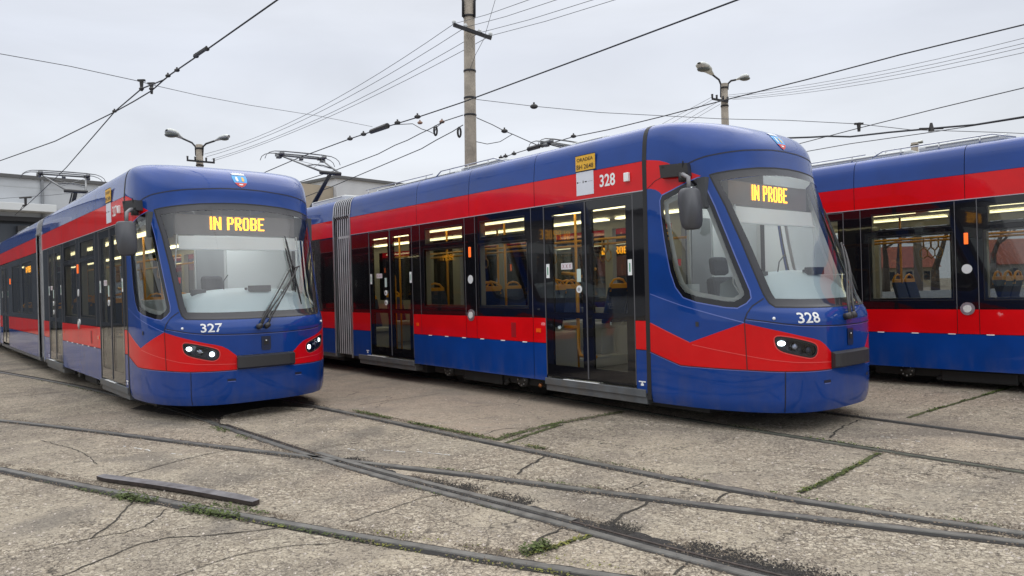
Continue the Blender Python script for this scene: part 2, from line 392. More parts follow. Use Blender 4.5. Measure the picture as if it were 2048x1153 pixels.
def make_front(root, number):
    vs_, reg = build_nose_regions()
    region_obj('nose_shell', vs_, reg['body'], BLUE, root)
    region_obj('roof_dome', vs_, reg['dome'], BLUE, root)
    sk = region_obj('bumper_skirt', vs_, reg['skirt'], BLUE, root)
    for s in ('R', 'L'):
        region_obj('red_belt_panel', vs_, reg['red'+s], RED, root)
        region_obj('red_swoosh_panel', vs_, reg['sws'+s], RED, root)
        swn = region_obj('cab_side_window', vs_, reg['swb'+s], FRIT if s == 'L' else GLOSSK, root)
        region_obj('pane', vs_, reg['sw'+s], CG, swn, -.003)
    wsn = region_obj('windscreen', vs_, reg['ws'], WG, root, -.003)
    region_obj('windscreen_border', vs_, reg['wsb'], FRIT, wsn)
    lin = [f for f in reg['body']+reg['dome']+reg['swsR']+reg['swsL']+reg.get('redR', [])+reg.get('redL', []) if True]
    region_obj('cab_lining', vs_, lin, CABL, root, -.05)
    for s, f_ in ((1, lambda P: P), (-1, mir)):
        P_ = inset(SW, .085); strip(f_(P_), .05, CABL, root, 'window_inner_trim', -.035, True)
    # seams
    full = mir(SEAMP)[::-1]+SEAMP[1:]
    strip(full, .014, SEAM, root, 'panel_seam')
    for f_ in (lambda P: P, mir):
        strip(f_([(1.284,1.101),(1.27,1.141),(1.235,1.20),(1.15,1.271),(1.012,1.345)]), .013, SEAM, root, 'panel_seam')
        strip(f_(REDBOT), .012, SEAMR, root, 'panel_seam')
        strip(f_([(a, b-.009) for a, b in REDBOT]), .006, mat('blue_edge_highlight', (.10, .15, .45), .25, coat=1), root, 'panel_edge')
        strip(f_([(1.279,1.095),(1.263,.632)]), .010, SEAMR, root, 'panel_seam')
        strip(f_([(.903,.612),(.904,.21)]), .010, SEAM, root, 'panel_seam')
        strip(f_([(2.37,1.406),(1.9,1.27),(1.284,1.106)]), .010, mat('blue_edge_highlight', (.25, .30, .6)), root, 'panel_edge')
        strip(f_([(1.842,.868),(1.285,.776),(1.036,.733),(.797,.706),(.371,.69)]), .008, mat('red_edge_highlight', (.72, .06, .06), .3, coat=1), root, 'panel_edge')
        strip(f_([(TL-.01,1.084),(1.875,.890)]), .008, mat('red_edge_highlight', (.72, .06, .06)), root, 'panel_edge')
        strip(f_([(2.37,2.567),(2.2,2.64),(1.95,2.69)]), .007, SEAMR, root, 'panel_seam')
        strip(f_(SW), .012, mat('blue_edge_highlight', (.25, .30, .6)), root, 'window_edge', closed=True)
        strip(f_(WSR), .014, RUBBER, wsn, 'windscreen_seal')
    hood = [(0,1.05),(.203,1.05),(.505,1.059),(.725,1.07),(.911,1.091),(1.083,1.118),(1.267,1.143)]
    strip(mir(hood)[::-1]+hood[1:], .012, SEAM, root, 'panel_seam')
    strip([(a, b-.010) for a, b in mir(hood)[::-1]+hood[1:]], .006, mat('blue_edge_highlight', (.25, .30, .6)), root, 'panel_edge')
    # headlights
    for f_, sgn in ((lambda P: P, 1), (mir, -1)):
        hl = MB(); H = dens(f_(HL), .05, True)
        for i in range(len(H)):
            a = H[i]; b = H[(i+1) % len(H)]; hl.quad(S3(*a, 0), S3(*b, 0), S3(*b, -.05), S3(*a, -.05))
        c = (sgn*.78, .855)
        for i in range(len(H)):
            a = H[i]; b = H[(i+1) % len(H)]; hl.poly([S3(*a, -.05), S3(*b, -.05), S3(*c, -.06)])
        ho = hl.build('headlight', mat('headlight_housing', (.012, .014, .022), .25, coat=.6), root)
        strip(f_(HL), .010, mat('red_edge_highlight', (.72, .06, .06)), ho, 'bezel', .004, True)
        strip(f_(inset(HL, .016)), .020, RUBBER, ho, 'seal', .001, True)
        for (t, z), r_, mm in (((.930,.895),.033,LAMPW), ((.795,.858),.036,LAMPC), ((.650,.823),.031,LAMPW)):
            p = S3(sgn*t, z, -.022); n = PN(sgn*t, z); lb = MB().sphere((0, 0, 0), r_, 8, (1.25 if t > .9 else 1, .45, .8 if t > .9 else 1))
            q = n.to_track_quat('Y', 'Z'); lb.v = [tuple(p+q@Vector(v)) for v in lb.v]; lb.build('lamp', mm, ho, True)
            rb = MB().tube([p-n*.012, p+n*.004], [r_+.012, r_+.008], 16, False); rb.build('lamp_ring', mat('lamp_ring_chrome', (.25, .26, .28), .2, .9), ho, True)
        cg = surf_poly(f_(inset(HL, .012)), LG, ho, 'cover_glass', -.004)
        surf_poly(f_([(.752+.008*math.cos(a), .88+.03*math.sin(a)) for a in [k*math.pi/4 for k in range(8)]]), WHITE, ho, 'lens_glint', -.03) if False else None
    # bumper block
    b = MB(); n_ = 10
    for i in range(n_):
        t0 = -.362+.724*i/n_; t1 = -.362+.724*(i+1)/n_; F0 = .055 if i > 0 else .045; F1 = .055 if i < n_-1 else .045
        b.quad(S3(t0, .642, F0), S3(t1, .642, F1), S3(t1, .772, F1), S3(t0, .772, F0)); b.quad(S3(t0, .772, F0), S3(t1, .772, F1), S3(t1, .788, 0), S3(t0, .788, 0))
        b.quad(S3(t0, .642, F0), S3(t1, .642, F1), S3(t1, .619, 0), S3(t0, .619, 0)); b.quad(S3(t0, .788, -.005), S3(t1, .788, -.005), S3(t1, .619, -.005), S3(t0, .619, -.005))
    for t in (-.362, .362): b.quad(S3(t, .619, 0), S3(t, .642, .045), S3(t, .772, .045), S3(t, .788, 0))
    b.build('bumper', BLACKP, root)
    # tow slots, coupler cover, dots, side plate
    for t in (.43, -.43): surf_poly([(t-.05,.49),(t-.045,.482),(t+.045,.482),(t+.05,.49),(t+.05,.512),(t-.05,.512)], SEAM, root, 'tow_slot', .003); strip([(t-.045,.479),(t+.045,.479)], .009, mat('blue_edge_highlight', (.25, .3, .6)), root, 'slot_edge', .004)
    cv = surf_poly([(-.06,1.01),(.06,1.01),(.06,.86),(.048,.835),(-.048,.835),(-.06,.86)], mat('coupler_cover_blue_black', (.02,.028,.06), .35, coat=.5), root, 'coupler_cover', .008)
    surf_poly([(-.03,.968),(.03,.968),(.03,.905),(-.03,.905)], RUBBER, cv, 'socket', .012); surf_poly([(-.008,.965),(.008,.965),(.008,.95),(-.008,.95)], WHITE, cv, 'socket_pin', .015)
    for s in (1, -1):
        p = S3(s*.994, 1.145, .004); MB().sphere(p, .016, 6, (1, 1, 1)).build('parking_sensor', WHITE, root, True)
        surf_poly([(s*1.776-.018,1.11),(s*1.776+.018,1.11),(s*1.776+.018,1.06),(s*1.776-.018,1.06)], BLACKP, root, 'side_marker_socket', .006)
    # crest on the roof dome
    cr = surf_poly([(.095,3.135),(-.095,3.135),(-.10,3.09),(-.085,3.03),(-.045,2.985),(0,2.962),(.045,2.985),(.085,3.03),(.10,3.09)], mat('crest_blue', (.05, .33, .68), .4), root, 'crest', .004)
    surf_poly([(.083,3.03),(-.083,3.03),(-.045,2.987),(0,2.966),(.045,2.987)], mat('crest_red', (.6, .05, .04), .4), cr, 'crest_field', .006)
    surf_poly([(.085,3.142),(.095,3.175),(.07,3.165),(.055,3.183),(.035,3.168),(.018,3.186),(0,3.168),(-.018,3.186),(-.035,3.168),(-.055,3.183),(-.07,3.165),(-.095,3.175),(-.085,3.142)], mat('crest_silver', (.6, .64, .72), .4), cr, 'crest_crown', .006, .02)
    surf_poly([(.05,3.115),(.03,3.115),(.022,3.06),(.035,3.045),(.05,3.05),(.06,3.08)], WHITE, cr, 'crest_figure', .007)
    surf_poly([(-.05,3.115),(-.03,3.115),(-.022,3.06),(-.035,3.045),(-.05,3.05),(-.06,3.08)], mat('crest_gold', (.7, .45, .08), .4), cr, 'crest_figure', .007)
    surf_poly([(.03,3.012),(-.03,3.012),(-.02,2.995),(.02,2.995)], WHITE, cr, 'crest_figure', .008)
    # wipers
    wp = MB()
    for t, z in ((.09, 1.13), (-.01, 1.135)): c = S3(t, z, .0); n = PN(t, z); wp.tube([c, c+n*.07], .035, 10)
    wo = wp.build('wiper', BLACKP, root, True)
    for (t0, z0), (t1, z1) in (((.09,1.13),(-.50,1.90)), ((-.01,1.135),(-.575,1.86)), ((.06,1.15),(-.53,1.80))):
        P = [(t0+(t1-t0)*k/8, z0+(z1-z0)*k/8) for k in range(9)]; MB().tube([S3(a, b_, .055+.02*math.sin(k*math.pi/8)) for k, (a, b_) in enumerate(P)], [.013]*3+[.009]*6, 6).build('wiper_arm', BLACKP, wo, True)
    for (t0, z0), (t1, z1) in (((-.50,2.31),(-.56,1.385)), ((-.475,2.14),(-.50,1.55))):
        P = [(t0+(t1-t0)*k/10, z0+(z1-z0)*k/10) for k in range(11)]; MB().tube([S3(a, b_, .022) for a, b_ in P], [.006]+[.014]*9+[.006], 5).build('wiper_blade', RUBBER, wo, True)
    MB().tube([S3(-.50, 1.90, .06), S3(-.535, 1.86, .05), S3(-.62, 1.885, .05)], .012, 6).build('wiper_arm', BLACKP, wo)
    # mirror on the door side
    mm = MB(); P0 = [S3(2.005, 2.785, 0), S3(1.5, 2.775, 0), S3(1.5, 2.645, 0), S3(2.005, 2.65, 0)]; nrm = PN(1.75, 2.7); ofs = [.10, .10, .085, .085]
    P1 = [p+nrm*o_ for p, o_ in zip(P0, ofs)]
    mm.poly(P1)
    for i in range(4): mm.quad(P0[i], P0[(i+1) % 4], P1[(i+1) % 4], P1[i])
    mo = mm.build('mirror_mount', BLACKP, root, bevel=.008)
    for t, z in ((1.93, 2.765), (1.56, 2.665)):
        c = S3(t, z, .092); MB().disc(c, nrm, .012, .008, 8).build('bolt', RUBBER, mo)
    a0 = S3(1.62, 2.66, .06); MB().tube([a0+Vector((0,0,.02)), a0+Vector((0,0,-.075))], .045, 12).build('hinge', BLACKP, mo, True)
    MB().tube([a0, a0+Vector((.06, .05, -.01)), (1.33, -.985, 2.60), (1.335, -.98, 2.47)], .022, 10).build('mirror_arm', mat('mirror_arm_grey', (.2, .2, .21), .4), mo, True)
    for q in ((.03, .03, .14), (-.03, -.06, .13)): MB().tube([a0, a0+Vector(q)], .007, 5).build('whisker_antenna', RUBBER, mo)
    mb = MB(); K = 14                                 # rounded mirror housing
    rings = [(-.06, .70), (-.05, .92), (-.02, 1.0), (.03, 1.0), (.055, .93)]
    for d_, k_ in rings:
        for j in range(K*2):
            a = math.pi*j/K; cx = .118*k_*sgnp(math.cos(a), .38); cz = .215*k_*sgnp(math.sin(a), .42); mb.v.append((cx*(1-.10*(cz < 0)*abs(cz)/.2), d_, cz))
    for r_ in range(len(rings)-1):
        for j in range(K*2): q = r_*2*K; mb.f.append((q+j, q+(j+1) % (2*K), q+2*K+(j+1) % (2*K), q+2*K+j))
    mb.f.append(tuple(range(2*K))[::-1]); q = (len(rings)-1)*2*K; mb.f.append(tuple(q+j for j in range(2*K)))
    mh = mb.build('mirror_housing', MIRRP, mo, True); mh.location = (1.345, -.96, 2.275); mh.rotation_euler = (R(2), R(3), R(-14))
    mg = MB(); mg.poly([(.09*sgnp(math.cos(math.pi*j/K), .55), -.061, .19*sgnp(math.sin(math.pi*j/K), .6)) for j in range(2*K)]); g_ = mg.build('mirror_glass', mat('mirror_glass_silver', (.8, .82, .85), .03, 1.0), mo); g_.location = mh.location; g_.rotation_euler = mh.rotation_euler
    # cab inside
    d = MB(); K = 16                                  # dashboard
    prof = [(1.0, 1.25, -.03), (.93, 1.40, -.14), (.86, 1.52, -.24), (.80, 1.60, -.36), (.74, 1.63, -.52), (.72, 1.57, -.68), (.7, 1.2, -.72), (.7, .9, -.72)]
    for wv, zv, yo in prof:
        for j in range(K+1):
            u = -1+2*j/K; x = u*min(.98, wv*1.05); hump = zv-(.07*u*u if zv > 1.3 else 0); yy = PV(math.copysign(min(abs(x)*1.08, 1.2), x), min(max(hump, 1.2), 1.7)).y
            x = max(-.86, min(.86, x)); d.v.append((x, min(yy-.05, -.10+yo-.25*u*u) if yo < -.1 else yy-.05, hump))
    for i in range(len(prof)-1):
        for j in range(K): q = i*(K+1)+j; d.f.append((q, q+1, q+K+2, q+K+1))
    d.build('dashboard', DASH, root, True)
    tk = MB(); tk.box(-.24, .04, -.46, -.38, 1.575, 1.655); tk.box(.055, .085, -.46, -.42, 1.60, 1.63); tk.build('card_reader', BLACKP, root, bevel=.006)
    MB().quad((-.775, -.78, 2.145), (.79, -.78, 2.145), (.785, -.80, 2.315), (-.77, -.80, 2.315)).build('sun_blind', BLIND, root)
    MB().tube([(-.80, -.785, 2.145), (.80, -.785, 2.145)], .013, 8).tube([(.80, -.8, 2.33), (.86, -.80, 1.5), (.84, -.70, 1.34)], .008, 6).tube([(-.79, -.8, 2.33), (-.86, -.80, 1.5), (-.84, -.70, 1.34)], .008, 6).build('blind_rail', WHITE, root)
    db = MB(); db.box(-.80, .80, -1.05, -.875, 2.34, 2.60); dbo = db.build('destination_display', mat('display_housing', (.16, .145, .14), .4), root)
    cells, W = led('IN PROBE', .172, .73); lm = MB()
    for a, b_, c_, e_ in cells: b_ -= .0022; e_ -= .0022; lm.quad((W/2-a, -.868, 2.41+c_), (W/2-b_, -.868, 2.41+c_), (W/2-b_, -.868, 2.41+e_), (W/2-a, -.868, 2.41+e_))
    lm.build('led_text', LEDY, dbo)
    MB().box(-1.1, -.8, -1.05, -.95, 2.3, 2.62).box(.8, 1.1, -1.05, -.95, 2.3, 2.62).build('display_bracket', mat('bracket_grey', (.06, .065, .07), .5), dbo)
    pw = MB(); pw.box(-1.14, .30, -1.80, -1.76, .36, 2.55); pw.box(.30, .98, -1.80, -1.76, .36, 1.25); pw.build('cab_partition', mat('partition_grey', (.55, .56, .56), .5), root)
    MB().box(-.10, .28, -1.755, -1.74, .5, 2.3).build('partition_door', mat('partition_panel_dark', (.24, .25, .26), .4), root)
    MB().box(-1.12, -.14, -1.755, -1.735, 1.0, 2.32).build('partition_panel', mat('partition_panel_pale', (.62, .64, .64), .5), root)
    MB().box(.50, .56, -1.755, -1.74, 1.72, 1.80).build('extinguisher_sign', mat('sign_red', (.6, .03, .03), .4), root)
    MB().box(.55, 1.05, -1.74, -1.45, .4, 1.5).box(.58, 1.02, -1.445, -1.44, 1.1, 1.46).build('cab_cabinet', mat('cabinet_grey', (.48, .5, .49), .5), root, bevel=.01)
    MB().box(-.55, .55, -1.68, -1.12, 2.60, 2.62).build('cab_fill_panel', mat('cab_fill_white', (.9, .9, .9), .5, emit=(.95, 1, 1), es=4), root)  # unseen glowing panel, added to brighten the dashboard and blind
    cp = MB(); cp.box(.52, .70, -.66, -.60, 1.52, 1.62); cp.tube([(.28,-.66,1.45), (.30,-.60,1.72), (.26,-.55,1.80)], .008, 6); cp.build('cab_console', BLACKP, root, bevel=.008)
    MB().box(-.66, -.40, -.50, -.36, 1.565, 1.575).build('papers', WHITE, root)
    ds = MB(); ds.box(-.1, .42, -1.3, -.85, .8, .95); sd_ = ds.build('driver_seat', mat('driver_seat_fabric', (.03, .032, .04), .8, bump=(40, .5, .01)), root, bevel=.04)
    bk = MB(); bk.box(-.08, .42, -.06, .06, 0, .66); o_ = bk.build('seat_back', MATS['driver_seat_fabric'], sd_, bevel=.05); o_.location = (0, -1.33, .92); o_.rotation_euler = (R(8), 0, 0)
    hb = MB(); hb.box(.02, .32, -.05, .05, .68, .90); o_ = hb.build('headrest', MATS['driver_seat_fabric'], sd_, bevel=.05); o_.location = (0, -1.34, .92); o_.rotation_euler = (R(8), 0, 0)
    MB().box(-.95, .95, -1.75, -.6, .34, .37).build('cab_floor', FLOORM, root)
    if number:
        V, F = text2d(number, .105, .92, .015); W = max(v[0] for v in V); V2 = [Vector((.765-v[0]*(.25/W), 1.092+v[1])) for v in V]
        m_ = MB(); m_.v = [tuple(S3(v.x, v.y, .004)) for v in V2]; m_.f = F; m_.build('fleet_number', WHITE, root)

def wall_with_holes(mb, s, x, y0, y1, z0, z1, holes, gap=0.):
    ys = sorted({y0, y1}|{h for H in holes for h in H[:2] if y0 < h < y1}); zs = sorted({z0, z1}|{h for H in holes for h in H[2:] if z0 < h < z1})
    for i in range(len(ys)-1):
        for j in range(len(zs)-1):
            cy = (ys[i]+ys[i+1])/2; cz = (zs[j]+zs[j+1])/2
            if any(H[0] < cy < H[1] and H[2] < cz < H[3] for H in holes): continue
            mb.quad((s*x, ys[i], zs[j]), (s*x, ys[i+1], zs[j]), (s*x, ys[i+1], zs[j+1]), (s*x, ys[i], zs[j+1]))
Z0, Z1, Z2, Z3, Z4 = .293, .779, 1.108, 2.558, 2.887
FAIR = [(LW[i], LZ[i]) for i in range(len(LV)) if LZ[i] > 2.92]
FAIR = [(1.2, 2.887)]+[(tab(VV[0]+0, VV, LW) if 0 else tab(z, LZ, LW), z) for z in (2.93, 2.97, 3.01, 3.05, 3.09, 3.13, 3.17, 3.2, 3.23, 3.255, 3.275, 3.29, 3.305, 3.318, 3.325)]+[(.5, 3.33)]
def panel_row(nm, m, root, s, x, segs, z0, z1, g=.004):
    for a, b in segs: MB().quad((s*x, a+g, z0+g), (s*x, b-g, z0+g), (s*x, b-g, z1-g), (s*x, a+g, z1-g)).build(nm, m, root)
def band_row(root, s, segs, holes):
    for a, b in segs: kb = MB(); wall_with_holes(kb, s, 1.2, a, b, Z2+.004, Z3-.004, holes); kb.build('window_band', GLOSSK, root)
def window(root, s, hop, low, x=1.2):
    for (a, b, c, d_) in ([hop] if hop else [])+[low]:
        fr = MB(); t = .010
        for q in ((a-t, a, c-t, d_+t), (b, b+t, c-t, d_+t), (a, b, c-t, c), (a, b, d_, d_+t)):
            fr.quad((s*(x+.002), q[0], q[2]), (s*(x+.002), q[1], q[2]), (s*(x+.002), q[1], q[3]), (s*(x+.002), q[0], q[3]))
        fo = fr.build('window', mat('window_frame_black', (.02, .02, .022), .3), root)
        MB().quad((s*(x-.004), a, c), (s*(x-.004), b, c), (s*(x-.004), b, d_), (s*(x-.004), a, d_)).build('pane', SG, fo)
def door(root, s, y0, y1, z0, z1, leaves):
    for k, (a, b, ups, low) in enumerate(leaves):
        m_ = MB(); H = [(ups[0], ups[1], 1.185, 2.42), (low[0], low[1], .51, 1.11)]
        wall_with_holes(m_, s, 1.194, a+.006, b-.006, z0+.01, z1-.02, H)
        wall_with_holes(m_, s, 1.160, a+.006, b-.006, z0+.01, z1-.02, H)
        for h in H:
            for p_, q_ in (((h[0], h[2]), (h[1], h[2])), ((h[1], h[2]), (h[1], h[3])), ((h[1], h[3]), (h[0], h[3])), ((h[0], h[3]), (h[0], h[2]))):
                m_.quad((s*1.194, p_[0], p_[1]), (s*1.194, q_[0], q_[1]), (s*1.16, q_[0], q_[1]), (s*1.16, p_[0], p_[1]))
        do = m_.build('door_leaf', GLOSSK, root)
        for h in H: MB().quad((s*1.190, h[0], h[2]), (s*1.190, h[1], h[2]), (s*1.190, h[1], h[3]), (s*1.190, h[0], h[3])).build('pane', DG, do)
        t = MB(); e_ = .007
        for yy in (a+.004, b-.004): t.box(s*1.19, s*1.203, yy-e_/2, yy+e_/2, z0+.03, z1-.03)
        t.box(s*1.19, s*1.203, a, b, z1-.03, z1-.024); t.build('door_seal', mat('door_seal_grey', (.10, .10, .11), .4), do)
        # sign at mid height
        ys = a+.06 if k == 0 else b-.06
        MB().box(s*1.196, s*1.199, ys-.03, ys+.03, 1.62, 1.80).build('arrow_sticker', WHITE, do)
        MB().box(s*1.199, s*1.201, ys-.008, ys+.008, 1.66, 1.76).build('sticker_arrow', mat('green_sign', (.02, .25, .12), .5), do)
def make_body(root, number, plates):
    # ---- front module side panels
    segs_hi = [(-8.80,-6.45),(-6.45,-5.0),(-5.0,-3.54),(-3.54,-1.70)]
    for s in (1, -1):
        bk = MB()                                       # dark carrier behind the panels: the gaps show as seams
        wall_with_holes(bk, s, 1.188, -8.80, -1.66, Z0, Z4+.02, [(-8.09,-6.62,.2,2.56),(-3.37,-1.86,.2,2.56),(-6.37,-3.62,1.2,2.5)] if s == 1 else [(-8.6,-1.9,1.11,2.5)])
        bk.build('body_frame', RUBBER, root)
        RP = ('red_belt_panel', RED, root); CP = ('red_cornice_panel', RED, root); BP = ('skirt_panel', BLUE, root)
        panel_row(*CP, s, 1.2, segs_hi, Z3, Z4)
        if s == 1:
            lo = [(-8.80,-8.09),(-6.62,-6.37),(-6.37,-5.13),(-5.13,-4.87),(-4.87,-3.62),(-3.62,-3.37),(-1.86,-1.70)]
            panel_row(*RP, s, 1.2, lo, Z1, Z2); panel_row(*BP, s, 1.2, [(-8.80,-8.09),(-6.62,-3.62),(-3.62,-3.37),(-1.86,-1.70)], Z0, Z1)
            hop = [(-6.20,-5.19,2.225,2.46),(-4.74,-3.755,2.21,2.46)]; low = [(-6.25,-5.17,1.235,2.14),(-4.80,-3.71,1.235,2.14)]
            band_row(root, s, ((-8.80,-8.094),(-6.62,-6.374),(-6.366,-5.134),(-5.126,-4.874),(-4.866,-3.624),(-3.616,-3.37),(-1.86,-1.70)), hop+low)
            for h_, l_ in zip(hop, low): window(root, s, h_, l_)
            for y in (-8.09,-6.62,-6.37,-5.13,-4.87,-3.62,-3.37,-1.86): MB().box(1.198, 1.2015, y-.004, y+.004, Z2, Z3).build('band_edge', mat('band_edge_grey', (.13,.13,.14), .35), root)
            door(root, s, -3.37, -1.86, .345, 2.56, [(-3.37,-2.62,(-3.215,-2.69),(-3.24,-2.705)), (-2.62,-1.86,(-2.515,-1.975),(-2.525,-1.99))])
            door(root, s, -8.09, -6.62, .355, 2.56, [(-8.09,-7.345,(-7.97,-7.43),(-7.96,-7.45)), (-7.345,-6.62,(-7.25,-6.71),(-7.255,-6.74))])
            for a, b in ((-3.40,-1.72),(-8.55,-6.62)):
                sm = MB(); sm.box(1.10, 1.215, a, b, .25, .335); sm.box(1.0, 1.19, a, b, .17, .25); sm.build('door_sill', SILL, root, bevel=.006)
                MB().box(1.10, 1.22, a+.35, a+.95, .336, .342).build('step_light', WHITE, root)
            MB().box(1.199, 1.206, -3.56, -3.47, .915, .965).build('side_reflector', AMBER, root)
            MB().box(1.199, 1.206, -6.53, -6.46, .915, .965).build('side_reflector', AMBER, root)
            MB().disc((1.199,-5.0,1.64), (1,0,0), .062, .006, 24).build('speaker_disc', mat('pale_disc', (.62,.63,.64), .4), root)
            dn = MB().disc((1.199,-5.005,1.115), (1,0,0), .085, .012, 24).build('door_opener', ALU, root)
            MB().disc((1.211,-5.005,1.115), (1,0,0), .05, .006, 20).build('button_face', mat('button_pale', (.6,.6,.58), .4), dn)
            am = MB(); am.box(1.199, 1.212, -5.025, -4.975, 1.965, 2.115); am.build('indicator_lamp', mat('indicator_lamp_amber', (.8,.12,.02), .3, emit=(1,.16,.02), es=.8), root, bevel=.012)
            for y in (-6.12,-5.66,-5.2,-4.75,-4.27,-3.8): MB().box(1.199, 1.205, y-.045, y+.045, .770, .782).build('hatch_catch', WHITE, root)
            MB().box(1.2005, 1.203, -4.08, -3.98, .83, 1.03).build('warning_sticker', mat('dark_red_sticker', (.30,.004,.008), .4), root)
            # door stickers
            for y_ in (-3.06, -7.83):
                rs_ = MB().box(1.1955, 1.197, y_, y_+.20, 1.72, 1.80).build('rules_sticker', mat('sticker_pinkish', (.66,.63,.66), .4), root); im = MB()
                for k in range(3): c_ = y_+.04+k*.06; im.quad((1.1975,c_-.02,1.735),(1.1975,c_-.014,1.732),(1.1975,c_+.02,1.785),(1.1975,c_+.014,1.788)).quad((1.1975,c_-.02,1.785),(1.1975,c_-.014,1.788),(1.1975,c_+.02,1.735),(1.1975,c_+.014,1.732))
                im.build('sticker_symbols', mat('symbol_dark_red', (.25,.03,.05), .5), rs_)
            for y_ in (-2.78, -7.54): MB().box(1.1985, 1.2, y_, y_+.07, 1.56, 1.72).build('info_sticker', mat('sticker_mint', (.5,.62,.58), .4), root)
            for yy, zz in ((-2.74,1.47),(-7.50,1.46),(-7.50,1.29)):
                bo = MB().disc((1.1985,yy,zz), (1,0,0), .045, .01, 20).build('door_button', WHITE, root); MB().disc((1.208,yy,zz), (1,0,0), .022, .004, 14).build('button_face', ALU, bo)
            for yy in (-1.775,-8.22): MB().box(1.2005,1.203,yy-.05,yy+.05,.415,.428).box(1.2005,1.203,yy-.02,yy+.02,.375,.40).box(1.2005,1.203,yy-.008,yy+.008,.40,.415).build('jacking_mark', WHITE, root)
        else:
            panel_row(*RP, s, 1.2, [(-8.80,-6.45),(-6.45,-5.0),(-5.0,-3.54),(-3.54,-1.70)], Z1, Z2); panel_row(*BP, s, 1.2, [(-8.80,-6.45),(-6.45,-3.54),(-3.54,-1.70)], Z0, Z1)
            lows = [(-8.55,-7.25,1.12,2.42),(-7.12,-5.85,1.12,2.42),(-5.72,-4.45,1.12,2.42),(-4.32,-3.10,1.12,2.42),(-2.97,-1.95,1.12,2.42)]
            band_row(root, s, ((-8.80,-1.70),), lows)
            for l_ in lows: window(root, s, None, l_)
        ed = MB(); ed.box(s*1.199, s*1.204, -8.8, -1.70, Z3-.006, Z3+.004); ed.build('cornice_edge', GREYL, root)
        # interior lining with window reveals
        ln = MB(); H = [(-6.22,-5.18,2.24,2.45),(-4.75,-3.76,2.24,2.45),(-6.22,-5.2,1.26,2.12),(-4.77,-3.74,1.26,2.12),(-8.09,-6.62,.3,2.45),(-3.37,-1.86,.3,2.45)] if s == 1 else [(a+.02, b-.02, c+.02, d_-.02) for a, b, c, d_ in lows]
        wall_with_holes(ln, s, 1.10, -8.78, -1.68, .36, 2.55, H)
        for h in H:
            for p_, q_ in (((h[0], h[2]), (h[1], h[2])), ((h[1], h[2]), (h[1], h[3])), ((h[1], h[3]), (h[0], h[3])), ((h[0], h[3]), (h[0], h[2]))):
                ln.quad((s*1.185, p_[0], p_[1]), (s*1.185, q_[0], q_[1]), (s*1.10, q_[0], q_[1]), (s*1.10, p_[0], p_[1]))
        ln.build('interior_lining', LINING, root)
    def fairing(y0, y1, cuts, parent, name):
        mb = MB(); ys = [y0]+cuts+[y1]
        for a, b in zip(ys, ys[1:]):
            a += .004; b -= .004; base = len(mb.v); pr = [(x, z) for x, z in FAIR]+[(-x, z) for x, z in FAIR[::-1]]
            for x, z in pr: mb.v += [(x, a, z), (x, b, z)]
            for i in range(len(pr)-1): q = base+2*i; mb.f.append((q, q+1, q+3, q+2))
        return mb.build(name, BLUE, parent, True)
    fairing(-8.80, -1.70, [-6.45,-5.0,-3.54], root, 'roof_fairing')
    jt = MB(); pr = [(1.2, .23), (1.2, 2.887)]+FAIR[1:]+[(-x, z) for x, z in FAIR[::-1]]+[(-1.2, .23)]
    for i in range(len(pr)-1):
        (x0, z0), (x1, z1) = pr[i], pr[i+1]; jt.quad((x0*1.0, -1.705, z0), (x0, -1.645, z0), (x1, -1.645, z1), (x1, -1.705, z1))
    jo = jt.build('cab_joint', RUBBER, root); jo.scale = (1.0015, 1, 1.0005)
    # floors, ceiling, lights, ends
    for y0, y1 in ((-9.6,-1.7),(-17.0,-9.4)):
        MB().box(-1.12, 1.12, y0, y1, .335, .36).build('floor', FLOORM, root)
        cl = MB(); cl.box(-1.15, 1.15, y0, y1, 2.52, 2.56); cl.build('ceiling', CEIL, root)
        for x in (-.62, .62):
            for k in range(int((y1-y0)/1.9)): MB().box(x-.05, x+.05, y0+.15+k*1.9, y0+1.85+k*1.9, 2.485, 2.505).build('ceiling_light', LIGHTS, root)
    MB().box(-1.15, 1.15, -6.5, -3.5, .36, .50).build('bogie_plinth', SEATG, root)
    for x0, x1 in ((.52,1.09),(-1.09,-.52)):
        for y0, y1 in ((-4.55,-3.45),(-6.5,-5.4)): MB().box(x0, x1, y0, y1, .36, .90).build('wheel_arch_box', SEATG, root, bevel=.04)
    # seats with yellow grab rails, poles, straps
    def seat(x0, y, fl, dirn):
        so = MB(); so.box(x0, x0+.44, y, y+dirn*.42, fl+.38, fl+.45); so.box(x0+.03, x0+.41, y+dirn*.02, y+dirn*.36, fl, fl+.38); o = so.build('passenger_seat', SEATG, root, bevel=.01)
        b = MB(); b.v = [(x0, y-dirn*.0, fl+.45), (x0+.44, y, fl+.45), (x0+.42, y-dirn*.14, fl+.98), (x0+.02, y-dirn*.14, fl+.98), (x0, y-dirn*.05, fl+.45), (x0+.44, y-dirn*.05, fl+.45), (x0+.42, y-dirn*.19, fl+.98), (x0+.02, y-dirn*.19, fl+.98)]
        b.f = [(0,1,2,3),(7,6,5,4),(0,4,5,1),(1,5,6,2),(2,6,7,3),(3,7,4,0)]; b.build('seat_back', SEATB, o, bevel=.02)
        zt_ = fl+.97; yy = y-dirn*.165; MB().tube([(x0+.04, yy, zt_-.06), (x0+.05, yy, zt_+.04), (x0+.12, yy, zt_+.11), (x0+.22, yy, zt_+.13), (x0+.32, yy, zt_+.11), (x0+.39, yy, zt_+.04), (x0+.40, yy, zt_-.06)], .017, 6).build('grab_handle', YEL, o, True)
        MB().box(x0+.04, x0+.40, yy-.02, yy+.02, zt_-.02, zt_+.06).build('seat_back_top', YEL, o, bevel=.01)
